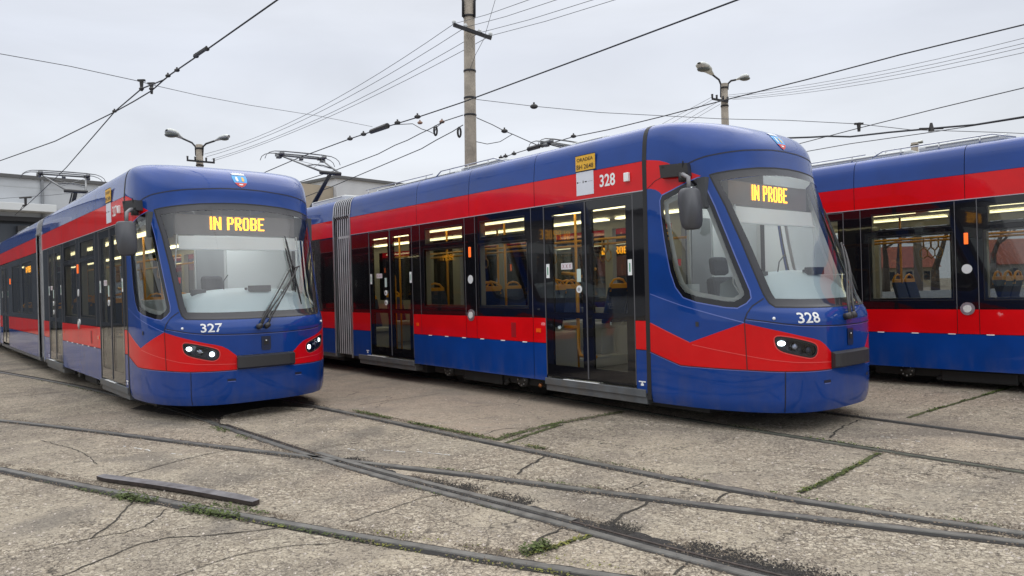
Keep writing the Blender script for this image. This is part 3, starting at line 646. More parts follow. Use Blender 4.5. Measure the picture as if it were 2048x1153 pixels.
    for x0 in (.62, .16-.0, -.62, -1.07):
        if x0 == .16: continue
        for y, dr in ((-3.72,-1),(-4.95,1),(-5.15,-1),(-6.35,1)): seat(x0, y, .50, dr)
    for x0 in (.60,-1.05): seat(x0, -9.0 if x0 < 0 else -8.72, .36, 1)
    for y in (-10.6,-12.3,-13.6): seat(.62, y, .36, 1); seat(-1.05, y, .36, 1)
    for x, y in ((.55,-3.45),(.55,-6.55),(-.55,-3.5),(-.5,-6.5),(.5,-8.2),(.5,-5.05)): MB().tube([(x, y, .36), (x, y, 2.52)], .018, 8).build('grab_pole', YEL, root, True)
    MB().tube([(.95,-2.72,.62), (.95,-3.0,.62), (.95,-3.03,.72), (.95,-3.03,1.58), (.95,-3.06,1.66), (.95,-3.3,1.68)], .022, 8).tube([(.95,-3.03,.98), (.95,-3.28,.98)], .022, 8).tube([(.95,-3.03,1.60), (.95,-2.7,1.72)], .018, 8).build('grab_pole', YEL, root, True)
    MB().tube([(.95,-7.62,.42), (.95,-7.62,1.70), (.95,-7.68,1.85), (.95,-7.8,1.9)], .022, 8).build('grab_pole', YEL, root, True)
    for x in (-.45, .45): MB().tube([(x,-8.6,2.12), (x,-1.9,2.12)], .017, 8).build('ceiling_rail', YEL, root, True)
    for y in (-2.3,-2.38,-2.95,-3.05,-4.0,-4.1,-5.6,-5.7,-5.8):
        st = MB(); st.tube([(.45,y,2.12), (.45,y,1.98)], .012, 6); st.tube([(.45,y,1.99), (.45,y-.05,1.93), (.45,y-.05,1.86), (.45,y,1.82), (.45,y+.05,1.86), (.45,y+.05,1.93), (.45,y,1.99)], .009, 6); st.build('hanging_strap', mat('strap_tan', (.42,.24,.09), .5), root, True)
    MB().box(.25, 1.08, -3.0, -2.99, .5, 1.35).build('door_screen', mat('screen_grey', (.3,.31,.31), .4), root) if False else None
    for y0 in (-2.15,-7.0): MB().box(-1.08, -.6, y0-.8, y0, .36, .92).build('equipment_box', SEATG, root, bevel=.01)
    MB().box(.35, .5, -7.9, -7.82, 1.15, 2.0).build('bellows_panel', BROWN, root) if False else None
    for zc_, rr in ((1.86, .16), (1.55, .13)): MB().sphere((.62,-8.35,zc_), rr, 8, (1, .5, 1)).build('basketball_shaped_cushion', BROWN, root, True) if False else None
    # inner red text display
    cells, W = led('IN', .06, .12)
    # side destination display shown through the far side glass
    sb = MB(); sb.box(1.10, 1.165, -11.75, -10.55, 2.14, 2.36); so = sb.build('side_display', LEDB, root)
    cells, W = led('IN PROBE', .14, .80); lm = MB()
    for a, b_, c_, e_ in cells: lm.quad((1.168, -11.55+a, 2.18+c_), (1.168, -11.55+b_, 2.18+c_), (1.168, -11.55+b_, 2.18+e_), (1.168, -11.55+a, 2.18+e_))
    lm.build('led_text', LEDO, so)
    # ---- second module (mid section)
    lows = [(-11.9,-10.4,1.235,2.40),(-13.9,-12.4,1.235,2.40)]
    for s in (1, -1):
        bk = MB(); wall_with_holes(bk, s, 1.188, -17.0, -9.5, Z0, Z4+.02, [(-16.35,-14.85,.2,2.56)]*(s == 1)+[(-14.0,-10.3,1.2,2.5)]); bk.build('body_frame', RUBBER, root)
        RP = ('red_belt_panel', RED, root); CP = ('red_cornice_panel', RED, root); BP = ('skirt_panel', BLUE, root); sg = [(-17.0,-16.35),(-14.85,-12.2),(-12.2,-9.5)] if s == 1 else [(-17.0,-14.5),(-14.5,-12.2),(-12.2,-9.5)]
        panel_row(*RP, s, 1.2, sg, Z1, Z2); panel_row(*BP, s, 1.2, sg, Z0, Z1); panel_row(*CP, s, 1.2, [(-17.0,-14.5),(-14.5,-12.2),(-12.2,-9.5)], Z3, Z4)
        band_row(root, s, [(a+.004, b-.004) for a, b in sg], lows)
        for l_ in lows: window(root, s, None, l_)
        ln = MB(); wall_with_holes(ln, s, 1.10, -17.0, -9.5, .36, 2.55, [(a+.02, b-.02, 1.26, 2.38) for a, b, _, _ in lows]+[(-16.35,-14.85,.3,2.45)]*(s == 1)); ln.build('interior_lining', LINING, root)
        MB().box(s*1.0, s*1.18, -17.0, -9.5, .22, .29).build('sill_beam', SILL, root)
    door(root, 1, -16.35, -14.85, .355, 2.56, [(-16.35,-15.6,(-16.22,-15.7),(-16.2,-15.72)), (-15.6,-14.85,(-15.5,-14.96),(-15.5,-14.98))])
    MB().box(1.199, 1.212, -14.4, -14.35, 1.965, 2.115).build('indicator_lamp', MATS['indicator_lamp_amber'], root)
    fairing(-17.0, -9.5, [-14.5,-12.2], root, 'roof_fairing')
    # ---- bellows
    def bellows(y0, y1, nrib):
        gb = MB(); pr = [(1.15, .30), (1.15, 2.887)]+FAIR[1:]+[(-x, z) for x, z in FAIR[::-1]]+[(-1.15, .30)]; K = nrib*6; base0 = 0
        for k in range(K+1):
            y = y0+(y1-y0)*k/K; a = .5+.5*math.cos(2*math.pi*nrib*k/K); o_ = -.055+.05*(a**.45)
            for x, z in pr: sx = 1+o_/1.2*1.0; gb.v.append((x*sx, y, z+(o_*.6 if z > 3.0 else 0)))
        n = len(pr)
        for k in range(K):
            for i in range(n-1): q = k*n+i; gb.f.append((q, q+1, q+n+1, q+n))
        go = gb.build('bellows', BELLOWD, root, True)
        rb = MB()
        for k in range(nrib+1):
            y = y0+(y1-y0)*k/nrib
            for i in range(n-1):
                (x0, z0), (x1, z1) = pr[i], pr[i+1]; e_ = .022
                rb.quad((x0*1.006, y-e_, z0), (x0*1.006, y+e_, z0), (x1*1.006, y+e_, z1), (x1*1.006, y-e_, z1))
        rb.build('bellows_rib', BELLOW, go, True)
    for y in (-8.80, -9.50, -17.0):
        gf = MB(); gf.box(1.195, 1.212, y-.02, y+.02, .25, 2.95); gf.build('gangway_frame', ALU, root)
    bellows(-9.50, -8.80, 8); bellows(-17.7, -17.0, 8)
    MB().box(-1.0, 1.0, -9.5, -8.8, .2, .30).build('coupling', UNDER, root)
    # ---- third module: closed body with its own bands
    for s in (1, -1):
        for nm, z0, z1, m_ in (('skirt_panel', Z0, Z1, BLUE), ('red_belt_panel', Z1, Z2, RED), ('window_band', Z2, Z3, GLOSSK), ('red_cornice_panel', Z3, Z4, RED)):
            panel_row(nm, m_, root, s, 1.2, [(-25.0,-22.5),(-22.5,-20.1),(-20.1,-17.7)], z0, z1)
    fairing(-25.0, -17.7, [-22.5,-20.1], root, 'roof_fairing')
    MB().box(-1.18, 1.18, -25.0, -24.96, .25, 3.3).box(-1.1, 1.1, -26.3, -25.0, .3, 1.2).build('rear_end', BLUE, root, bevel=.05)
    # ---- underframe and bogies
    for a, b in ((-3.4,-1.0),(-8.8,-6.5),(-14.5,-9.5),(-25,-21)): MB().box(-1.04, 1.04, a, b, .14, .33).build('underframe', UNDER, root)
    MB().box(-.9, .9, -6.5, -3.4, .22, .34).build('underframe', UNDER, root)
    for yc in (-4.95,-15.8,-20.0):
        bo = MB(); bo.box(-1.0, 1.0, yc-1.5, yc+1.5, .28, .36)
        for s in (1, -1): bo.box(s*.86, s*1.02, yc-1.35, yc+1.35, .16, .30); bo.box(s*.9, s*1.06, yc-.45, yc+.45, .12, .28)
        bg_ = bo.build('bogie', UNDER, root, bevel=.02)
        for s in (1, -1):
            for dy in (-.88, .92):
                wl = MB().tube([(s*.66, yc+dy, .30), (s*.78, yc+dy, .30)], .30, 28); wl.tube([(s*.60, yc+dy, .30), (s*.66, yc+dy, .30)], .325, 28); wl.build('wheel', mat('wheel_dark', (.035,.035,.036), .5, .5), bg_, True)
                hb = MB().tube([(s*.98, yc+dy, .235), (s*1.08, yc+dy, .235)], .10, 18); hb.build('axle_box', mat('axle_box_black', (.02,.02,.02), .4), bg_, True)
                bt = MB()
                for k in range(8): a = 2*math.pi*k/8; bt.disc((s*1.08, yc+dy+.072*math.cos(a), .235+.072*math.sin(a)), (s, 0, 0), .010, .012, 6)
                bt.build('axle_bolts', ALU, bg_)
            for k in range(5): yy = yc-.5+.25*k; MB().tube([(s*1.03, yy, .14+.02*(k % 2)), (s*1.03, yy+.1, .20)], .03, 8).build('spring', UNDER, bg_)
        MB().disc((1.06, yc+1.30, .20), (.8, .6, 0), .028, .05, 12).build('sander_nozzle', mat('copper', (.5,.2,.08), .35, .8), bg_, True)
    # ---- roof equipment
    for x0, x1, y0, y1, h in ((-.80,.80,-8.5,-5.8,.085),(-.84,.84,-5.69,-4.6,.095),(-.35,.35,-3.7,-3.0,.20),(-.8,.8,-11.4,-9.8,.14),(-.8,.8,-16.4,-14.2,.2)):
        rq = MB(); rq.box(x0, x1, y0, y1, 3.31, 3.31+h); ro = rq.build('roof_unit', ROOFW, root, bevel=.03)
        MB().box(x1-.01, x1+.004, y0+.1, y1-.1, 3.31+h-.035, 3.31+h-.02).build('unit_lip', mat('unit_lip_grey', (.28,.29,.29), .5), ro)
    rl = MB()
    for s in (1, -1):
        rl.tube([(s*.90,-8.7,3.40), (s*.90,-6.4,3.40)], .010, 6); rl.tube([(s*.90,-6.3,3.335), (s*.90,-6.15,3.41), (s*.90,-4.75,3.41), (s*.86,-4.5,3.33)], .010, 6)
        for y in (-8.6,-7.6,-6.6,-5.9,-5.4,-4.9): rl.tube([(s*.90,y,3.30), (s*.90,y,3.40)], .010, 6)
    rl.build('roof_rail', ALU, root, True)
    # ---- pantograph
    pb = MB(); pb.box(-.24, .24, -13.6, -13.0, 3.36, 3.42); pb.box(-.5, .5, -13.7, -13.62, 3.33, 3.37); pb.box(-.5, .5, -12.98, -12.9, 3.33, 3.37)
    for x in (-.38, .38):
        for y in (-13.6, -12.9): pb.disc((x, y, 3.30), (0, 0, 1), .05, .12, 10)
    po = pb.build('pantograph', DSTEEL, root, bevel=.008)
    MB().tube([(0,-13.35,3.46), (0,-12.12,4.24)], [.06,.045], 10).build('lower_arm', BLACKP, po, True)
    MB().tube([(.12,-13.1,3.46), (.10,-12.0,4.20)], .018, 8).build('control_rod', BLACKP, po, True)
    MB().tube([(-.26,-12.1,4.26), (.26,-12.1,4.26)], .045, 10).build('knee', BLACKP, po, True)
    ua = MB()
    for s in (1, -1): ua.tube([(s*.22,-12.1,4.28), (s*.52,-13.72,4.86)], [.026,.017], 8)
    ua.tube([(-.32,-12.75,4.50), (-.1,-12.72,4.54), (.1,-12.72,4.54), (.32,-12.75,4.50)], .016, 6); ua.tube([(-.28,-12.4,4.4), (.5,-13.6,4.82)], .006, 5); ua.tube([(.28,-12.4,4.4), (-.5,-13.6,4.82)], .006, 5)
    ua.build('upper_arm', STEEL, po, True)
    hd = MB()
    for y in (-13.90, -13.58):
        P = [(-.98,y,4.74), (-.94,y,4.84), (-.86,y,4.90), (-.74,y,4.94), (-.5,y,4.955), (0,y,4.96), (.5,y,4.955), (.74,y,4.94), (.86,y,4.90), (.94,y,4.84), (.98,y,4.74)]
        hd.tube(P, [.008,.009,.010,.011,.016,.018,.016,.011,.010,.009,.008], 6)
    hd.box(-.55, .55, -13.77, -13.71, 4.86, 4.90)
    for s in (1, -1): hd.box(s*.50, s*.60, -13.92, -13.56, 4.87, 4.93); hd.box(s*.52, s*.62, -13.80, -13.68, 4.80, 4.88)
    hd.box(-.04, .04, -13.78, -13.70, 4.80, 4.87); hd.build('collector_head', STEEL, po, True)
    # ---- plates and numbers on the red cornice
    if plates:
        tl = (-2.745, 2.895); pl = MB(); 
        pl.box(1.203, 1.210, -2.745, -2.42, 2.905, 3.09); po_ = pl.build('registration_plate', PLATEY, root); po_.rotation_euler = (0, 0, 0)
        MB().box(1.2085, 1.2115, -2.752, -2.413, 2.898, 2.906).box(1.2085, 1.2115, -2.752, -2.413, 3.089, 3.096).build('plate_rim', INK, po_)
        for txt, z, h_, y_, wd in (('ORADEA', 3.018, .042, -2.72, .27), ('BH 2648', 2.925, .056, -2.725, .28)):
            V, F = text2d(txt, h_, 1, .004); W = max(v[0] for v in V); m_ = MB(); m_.v = [(1.2135, y_+v[0]*wd/W, z+v[1]) for v in V]; m_.f = F; m_.build('plate_lettering', INK, po_)
        st = MB(); st.box(1.2005, 1.204, -2.745, -2.455, 2.61, 2.893); so2 = st.build('notice_sticker', WPANEL, root)
        q = MB(); q.quad((1.2045,-2.735,2.76), (1.2045,-2.71,2.76), (1.2045,-2.71,2.778), (1.2045,-2.735,2.778)); q.quad((1.2045,-2.635,2.755), (1.2045,-2.62,2.755), (1.2045,-2.62,2.785), (1.2045,-2.635,2.785)); q.quad((1.2045,-2.60,2.762), (1.2045,-2.565,2.762), (1.2045,-2.565,2.776), (1.2045,-2.60,2.776))
        q.quad((1.2045,-2.70,2.766), (1.2045,-2.67,2.766), (1.2045,-2.67,2.769), (1.2045,-2.70,2.769)); q.quad((1.2045,-2.55,2.766), (1.2045,-2.47,2.766), (1.2045,-2.47,2.769), (1.2045,-2.55,2.769)); q.build('notice_print', INK, so2)
        bx = MB(); bx.box(1.199, 1.235, -1.955, -1.885, 2.685, 2.785); bx.build('door_camera', WHITE, root, bevel=.006)
        V, F = text2d(number, .145, 1, .02); W = max(v[0] for v in V); m_ = MB(); m_.v = [(1.2025, -2.355+v[0]*.245/W, 2.672+v[1]) for v in V]; m_.f = F; m_.build('fleet_number', WHITE, root)
def ground_at(px, py):
    xr = (px-1024)/FPX; ur = -(py-576.5)/FPX; c, s_ = math.cos(ROLL), math.sin(ROLL); wx = xr*c-ur*s_; u = xr*s_+ur*c; c, s_ = math.cos(PITCH), math.sin(PITCH); d = c-u*s_; z = s_+u*c
    return (-CAMH*wx/z, -CAMH*d/z)
# ---------------------------------------------------------------- the three trams
def new_tram(number, plates, pose):
    r_ = empty('tram', pose[:3], pose[3]); make_front(r_, number); make_body(r_, number, plates); return r_
def pose(x, y, a, pt, z=0.): return (x, y, z, (-pt, 0, a-math.pi/2))
GT = 'red and blue trams parked side by side'
t1 = new_tram('327', True, pose(-3.125, 9.104, -.86279, .00339))
tag(t1, 'blue and red tram numbered 327, the one facing the camera at the left', 'tram', GT)
def renumber(src, p, number):
    c = copy_tree(src, None); c.location = p[:3]; c.rotation_euler = p[3]
    for ch in list(c.children):
        if ch.name.startswith('fleet_number'):
            if number is None: bpy.data.objects.remove(ch); continue
            side = ch.data.vertices[0].co.y < -2; V, F = text2d(number, .145 if side else .105, 1 if side else .92, .02 if side else .015); W = max(v[0] for v in V); m_ = bpy.data.meshes.new('fleet_number')
            vv = [(1.2025, -2.355+v[0]*.245/W, 2.672+v[1]) for v in V] if side else [tuple(S3(.765-v[0]*(.25/W), 1.092+v[1], .004)) for v in V]
            m_.from_pydata(vv, [], F); m_.materials.append(WHITE); ch.data = m_
        if number is None and ch.name.split('.')[0] in ('registration_plate', 'notice_sticker'):
            for g in list(ch.children): bpy.data.objects.remove(g)
            bpy.data.objects.remove(ch)
    return c
t2 = renumber(t1, pose(3.484, 7.485, -.88528, .00611), '328')
tag(t2, 'blue and red tram numbered 328 in the middle with its yellow ORADEA plate in view', 'tram', GT)
for hl_ in [c for c in t2.children if c.name.startswith('headlight')]:
    for lp_ in hl_.children:
        if lp_.name.startswith('lamp') and not lp_.name.startswith('lamp_ring') and abs(lp_.data.vertices[0].co.x) < .66: lp_.data = lp_.data.copy(); lp_.data.materials[0] = mat('unlit_lamp', (.05, .06, .10), .12, coat=1)
t3 = renumber(t1, pose(10.128, 6.438, -.875, .0, -.035), None)
tag(t3, 'blue and red tram cut off by the right edge, only its flank with windows showing', 'tram', GT)

# ---------------------------------------------------------------- ground
def concrete(name, c1, c2, c3, rough_amt=1.0, agg=1.0):
    m = bpy.data.materials.new(name); m.use_nodes = True; n = m.node_tree; b = n.nodes['Principled BSDF']; ln = n.links.new; nn = n.nodes.new
    t = nn('ShaderNodeTexCoord'); P = t.outputs['Object']
    def noise_(s, d=6, dist=0): z = nn('ShaderNodeTexNoise'); z.inputs['Scale'].default_value = s; z.inputs['Detail'].default_value = d; z.inputs['Distortion'].default_value = dist; ln(P, z.inputs['Vector']); return z.outputs['Fac']
    def rmp(f, a, b_, c=0., d=1.): r = nn('ShaderNodeMapRange'); r.inputs[1].default_value = a; r.inputs[2].default_value = b_; r.inputs[3].default_value = c; r.inputs[4].default_value = d; r.clamp = True; ln(f, r.inputs[0]); return r.outputs[0]
    def mixc(f, a, b_, bt='MIX'):
        x = nn('ShaderNodeMix'); x.data_type = 'RGBA'; x.blend_type = bt
        if isinstance(f, float): x.inputs[0].default_value = f
        else: ln(f, x.inputs[0])
        for i, q in ((6, a), (7, b_)):
            if isinstance(q, tuple): x.inputs[i].default_value = (*q, 1)
            else: ln(q, x.inputs[i])
        return x.outputs[2]
    base = mixc(rmp(noise_(.55, 5), .38, .62), c1, c2)
    base = mixc(rmp(noise_(2.3, 8, .6), .45, .7), base, c3)
    # aggregate stones showing through the worn paste
    dn = nn('ShaderNodeTexNoise'); dn.inputs['Scale'].default_value = 24; dn.inputs['Detail'].default_value = 4; ln(P, dn.inputs['Vector']); da = nn('ShaderNodeVectorMath'); da.operation = 'MULTIPLY_ADD'; ln(dn.outputs['Color'], da.inputs[0]); da.inputs[1].default_value = (.06, .06, .06); ln(P, da.inputs[2]); PD = da.outputs[0]
    vo = nn('ShaderNodeTexVoronoi'); vo.inputs['Scale'].default_value = 30; vo.inputs['Randomness'].default_value = 1; ln(PD, vo.inputs['Vector'])
    vb = nn('ShaderNodeTexVoronoi'); vb.feature = 'DISTANCE_TO_EDGE'; vb.inputs['Scale'].default_value = 30; ln(PD, vb.inputs['Vector'])
    sepc = nn('ShaderNodeSeparateColor'); ln(vo.outputs['Color'], sepc.inputs[0])
    stone = mixc(rmp(sepc.outputs[0], 0, 1), (.21, .17, .125), (.55, .485, .385))
    worn = rmp(noise_(1.1, 6, .4), .36, .60, .25*agg, .8*agg)
    col = mixc(worn, base, stone); col = mixc(rmp(noise_(.9, 8, 2.0), .47, .62, 0, .65), col, (.255, .22, .175)); col = mixc(rmp(noise_(.33, 5, .5), .52, .66, 0, .4), col, (.44, .355, .275))
    pits = rmp(vb.outputs['Distance'], .0, .11, 0, 1)
    dk = nn('ShaderNodeMath'); dk.operation = 'MULTIPLY'; inv = rmp(pits, 0, 1, 1, 0); ln(inv, dk.inputs[0]); ln(worn, dk.inputs[1])
    dk2 = nn('ShaderNodeMath'); dk2.operation = 'MULTIPLY'; dk2.inputs[1].default_value = .65; ln(dk.outputs[0], dk2.inputs[0]); col = mixc(dk2.outputs[0], col, (.10, .082, .064))
    f2 = rmp(noise_(46, 5, .8), .53, .66, 0, .72*rough_amt); col = mixc(f2, col, (.075, .062, .05))
    f4 = rmp(noise_(19, 7, 1.6), .55, .64, 0, .72*rough_amt); col = mixc(f4, col, (.085, .07, .058))
    f3 = rmp(noise_(120, 3), .60, .72, 0, .55*agg); col = mixc(f3, col, (.58, .53, .47))
    st = rmp(noise_(.42, 9, 1.8), .54, .68, 0, .55); col = mixc(st, col, (.11, .10, .09))
    # hairline crack network, broken up by noise
    cn = nn('ShaderNodeTexNoise'); cn.inputs['Scale'].default_value = 3.5; cn.inputs['Detail'].default_value = 6; ln(P, cn.inputs['Vector']); ca = nn('ShaderNodeVectorMath'); ca.operation = 'MULTIPLY_ADD'; ln(cn.outputs['Color'], ca.inputs[0]); ca.inputs[1].default_value = (.5, .5, .5); ln(P, ca.inputs[2])
    cv = nn('ShaderNodeTexVoronoi'); cv.feature = 'DISTANCE_TO_EDGE'; cv.inputs['Scale'].default_value = .62; ln(ca.outputs[0], cv.inputs['Vector'])
    cm = nn('ShaderNodeMath'); cm.operation = 'MULTIPLY'; ln(rmp(cv.outputs['Distance'], .0, .006, 1, 0), cm.inputs[0]); ln(rmp(noise_(.8, 3), .46, .56), cm.inputs[1]); col = mixc(cm.outputs[0], col, (.05, .043, .035))
    ln(col, b.inputs['Base Color']); b.inputs['Roughness'].default_value = .88; b.inputs['Specular IOR Level'].default_value = .3
    h = nn('ShaderNodeMath'); h.operation = 'MULTIPLY_ADD'; ln(pits, h.inputs[0]); ln(worn, h.inputs[1]); ln(noise_(60, 6), h.inputs[2])
    h2 = nn('ShaderNodeMath'); h2.operation = 'MULTIPLY_ADD'; h2.inputs[1].default_value = 1.6*rough_amt; ln(noise_(24, 5, 1), h2.inputs[0]); ln(h.outputs[0], h2.inputs[2])
    bp = nn('ShaderNodeBump'); bp.inputs['Strength'].default_value = .8*rough_amt; bp.inputs['Distance'].default_value = .012; ln(h2.outputs[0], bp.inputs['Height']); ln(bp.outputs[0], b.inputs['Normal'])
    return m
CONC = concrete('worn_concrete', (.36, .312, .235), (.315, .285, .225), (.41, .355, .27))
CONCS = concrete('smooth_concrete', (.30, .24, .185), (.275, .222, .172), (.315, .257, .198), .6, .4)
DIRT = mat('track_dirt', (.035, .03, .026), .95, bump=(50, 1.0, .02), var=(30, .5))
DIRT2 = mat('black_grit', (.022, .020, .019), .95, bump=(60, 1.0, .02), var=(25, .6))
RAILM = mat('rail_head', (.12, .117, .107), .5, .3, bump=(25, .3, .004), var=(9, .35))
RAILS_ = mat('rail_side', (.055, .042, .036), .7, .2, var=(20, .4))
MOSS = mat('moss_green', (.065, .088, .022), .9, var=(9, .5))
MOSS2 = mat('moss_yellowish', (.15, .15, .03), .9, var=(9, .5))
g = MB(); g.quad((-400,-60,0), (400,-60,0), (400,500,0), (-400,500,0)); go = g.build('ground', CONC); tag(go, kind='structure')
RL = {'B1':[(-9.6,10.75),(-8.2,10.08),(-6.73,9.38),(-5.76,8.87),(-4.83,8.36),(-3.97,7.87),(-3.24,7.45),(-2.55,7.07),(-1.93,6.745),(-1.21,6.365),(-.56,6.02),(-.04,5.715),(.43,5.43),(.93,5.14),(1.3,4.925),(1.63,4.74),(2.07,4.50),(2.44,4.30),(2.84,4.08),(3.6,3.68),(5,2.9)],
 'B2':[(-8.2,8.55),(-7,7.9),(-5.8,7.22),(-4.72,6.60),(-4.17,6.27),(-3.37,5.81),(-2.79,5.485),(-2.29,5.205),(-1.8,4.935),(-1.28,4.655),(-.85,4.42),(-.4,4.19),(-.04,4.01),(.42,3.79),(1.2,3.42),(2.4,2.85)],
 'AL':[(-14.6,18.8),(-11.49,16.0),(-9.52,14.35),(-7.84,12.88),(-6.94,12.05),(-5.13,10.30),(-4.0,9.10),(-3.45,8.46),(-2.77,7.70),(-2.21,7.08),(-1.73,6.55),(-1.13,5.945),(-.51,5.36),(-.04,4.92),(.2,4.69),(.49,4.40),(.74,4.15),(1.2,3.72),(2.2,2.85)],
 'AR':[(-13.6,20.0),(-10.5,17.4),(-7.5,14.6),(-5,12.1),(-3.9,11.0),(-3.0,10.06),(-2.55,9.60),(-1.92,8.94),(-1.33,8.30),(-.7,7.62),(-.04,6.93),(.51,6.34),(.98,5.86),(1.36,5.49),(1.79,5.11),(2.1,4.86),(2.39,4.63),(2.67,4.42),(2.98,4.19),(3.9,3.6),(5,2.9)],
 'CN':[(-8.5,21.3),(-5.5,17.6),(-2.6,14.05),(-1.0,12.05),(.42,10.12),(1.36,8.80),(1.96,7.95),(2.52,7.22),(2.86,6.78),(3.17,6.37),(3.48,5.98),(3.86,5.52),(4.6,4.65)],
 'CF':[(-7.3,22.2),(-4.4,18.5),(-1.5,14.9),(.1,12.9),(1.6,10.85),(2.55,9.60),(3.51,8.28),(3.95,7.66),(4.29,7.19),(4.7,6.63),(5.4,5.7)]}
def chaikin(P, n=3):
    return smoothpoly(P, n, closed=False)
def offset_path(P, d):
    o = []
    for i, p in enumerate(P):
        a = Vector(P[max(i-1, 0)]); b = Vector(P[min(i+1, len(P)-1)]); t = (b-a).normalized(); o.append((p[0]-t.y*d, p[1]+t.x*d))
    return o
def ribbon(mb, P, d0, d1, z0, z1=None, jit=0., seed=0):
    z1 = z0 if z1 is None else z1; rr = random.Random(seed)
    A = offset_path(P, d0); B = offset_path(P, d1)
    if jit:
        f = lambda q, i, s_: noise.noise(Vector((q[0]*9+s_, q[1]*9, seed)))*jit+noise.noise(Vector((q[0]*31+s_, q[1]*31, seed)))*jit*.5
        A = offset_path(P, 0); A2 = []; B2 = []
        for i, q in enumerate(P):
            a = Vector(P[max(i-1, 0)]); b = Vector(P[min(i+1, len(P)-1)]); t = (b-a).normalized(); n0 = d0+f(q, i, 3) if abs(d0) > 1e-9 else d0; n1 = d1+f(q, i, 11)
            A2.append((q[0]-t.y*n0, q[1]+t.x*n0)); B2.append((q[0]-t.y*n1, q[1]+t.x*n1))
        A, B = A2, B2
    for i in range(len(P)-1): mb.quad((*A[i], z0), (*A[i+1], z0), (*B[i+1], z1), (*B[i], z1))
RLAB = {'B1': 'grooved rail curving across the yard in front of tram 327, farther of the curved pair', 'B2': 'nearest rail, running past the loose steel bar', 'AL': 'rail under the left wheels of tram 327 that runs into the crossing', 'AR': 'rail under the right wheels of tram 327 with green moss along it', 'CN': 'near rail under tram 328, half buried in the concrete', 'CF': 'far rail coming out from under the nose of tram 328'}
for k, P in RL.items():
    Q = dens(chaikin(P, 3), .05); side = {'B1': -1, 'B2': -1, 'AL': 1, 'AR': -1, 'CN': 1, 'CF': -1}[k]; HM = {'CN': mat('buried_rail_dark', (.07, .072, .055), .8, .1, var=(9, .4)), 'CF': mat('buried_rail_black', (.05, .05, .048), .7, .2, var=(9, .4))}.get(k, RAILM)
    # side = which side of the head the groove is on; the path runs from far left to near right, +d = away from the camera
    hw = {'CN': .022, 'CF': .022}.get(k, .026)
    hd = MB(); ribbon(hd, Q, -hw, hw, .009); ribbon(hd, Q, -hw-.004, -hw, .002, .009); ribbon(hd, Q, hw, hw+.004, .009, .002)
    ho = hd.build('tram_rail', HM); tag(ho, RLAB[k], 'rail', 'rails set in the yard concrete')
    gv = MB(); ribbon(gv, Q, *((hw+.004, hw+.045) if side > 0 else (-hw-.060, -hw-.004)), .0030, jit=.012, seed=21); gv.build('groove', mat('groove_dark', (.012, .011, .010), .9), ho)
    if k == 'AL':
        gl = MB(); a = side*(hw+.045); b = side*(hw+.060); ribbon(gl, Q, min(a, b), max(a, b), .010); ribbon(gl, Q, (a if side > 0 else b)-.001, (a if side > 0 else b), .002, .010); gl.build('guard_lip', RAILS_, ho)
    di = MB(); ribbon(di, Q, -(.085 if side < 0 else .05), -.030, .0022, jit=.014, seed=3); ribbon(di, Q, .030, .085 if side > 0 else .055, .0022, jit=.018, seed=5); di.build('rail_bed_dirt', DIRT, ho)
# guard rails and the oily grit beside the crossing
Qg = [p for p in dens(chaikin(RL['AL'], 3), .05) if -2.0 < p[0] < .3]
gm = MB(); ribbon(gm, Qg, .075, .125, .014); ribbon(gm, Qg, .068, .075, .002, .014); o_ = gm.build('check_rail', RAILM); tag(o_, 'short check rail bolted beside the rail at the crossing, black with grease', 'rail')
Qd = [p for p in dens(chaikin(RL['AL'], 3), .05) if -1.75 < p[0] < 1.9]
gd = MB(); ribbon(gd, Qd, .03, .17, .0034, jit=.05, seed=9); o_ = gd.build('grease_stained_grit', DIRT2); tag(o_, kind='stuff')
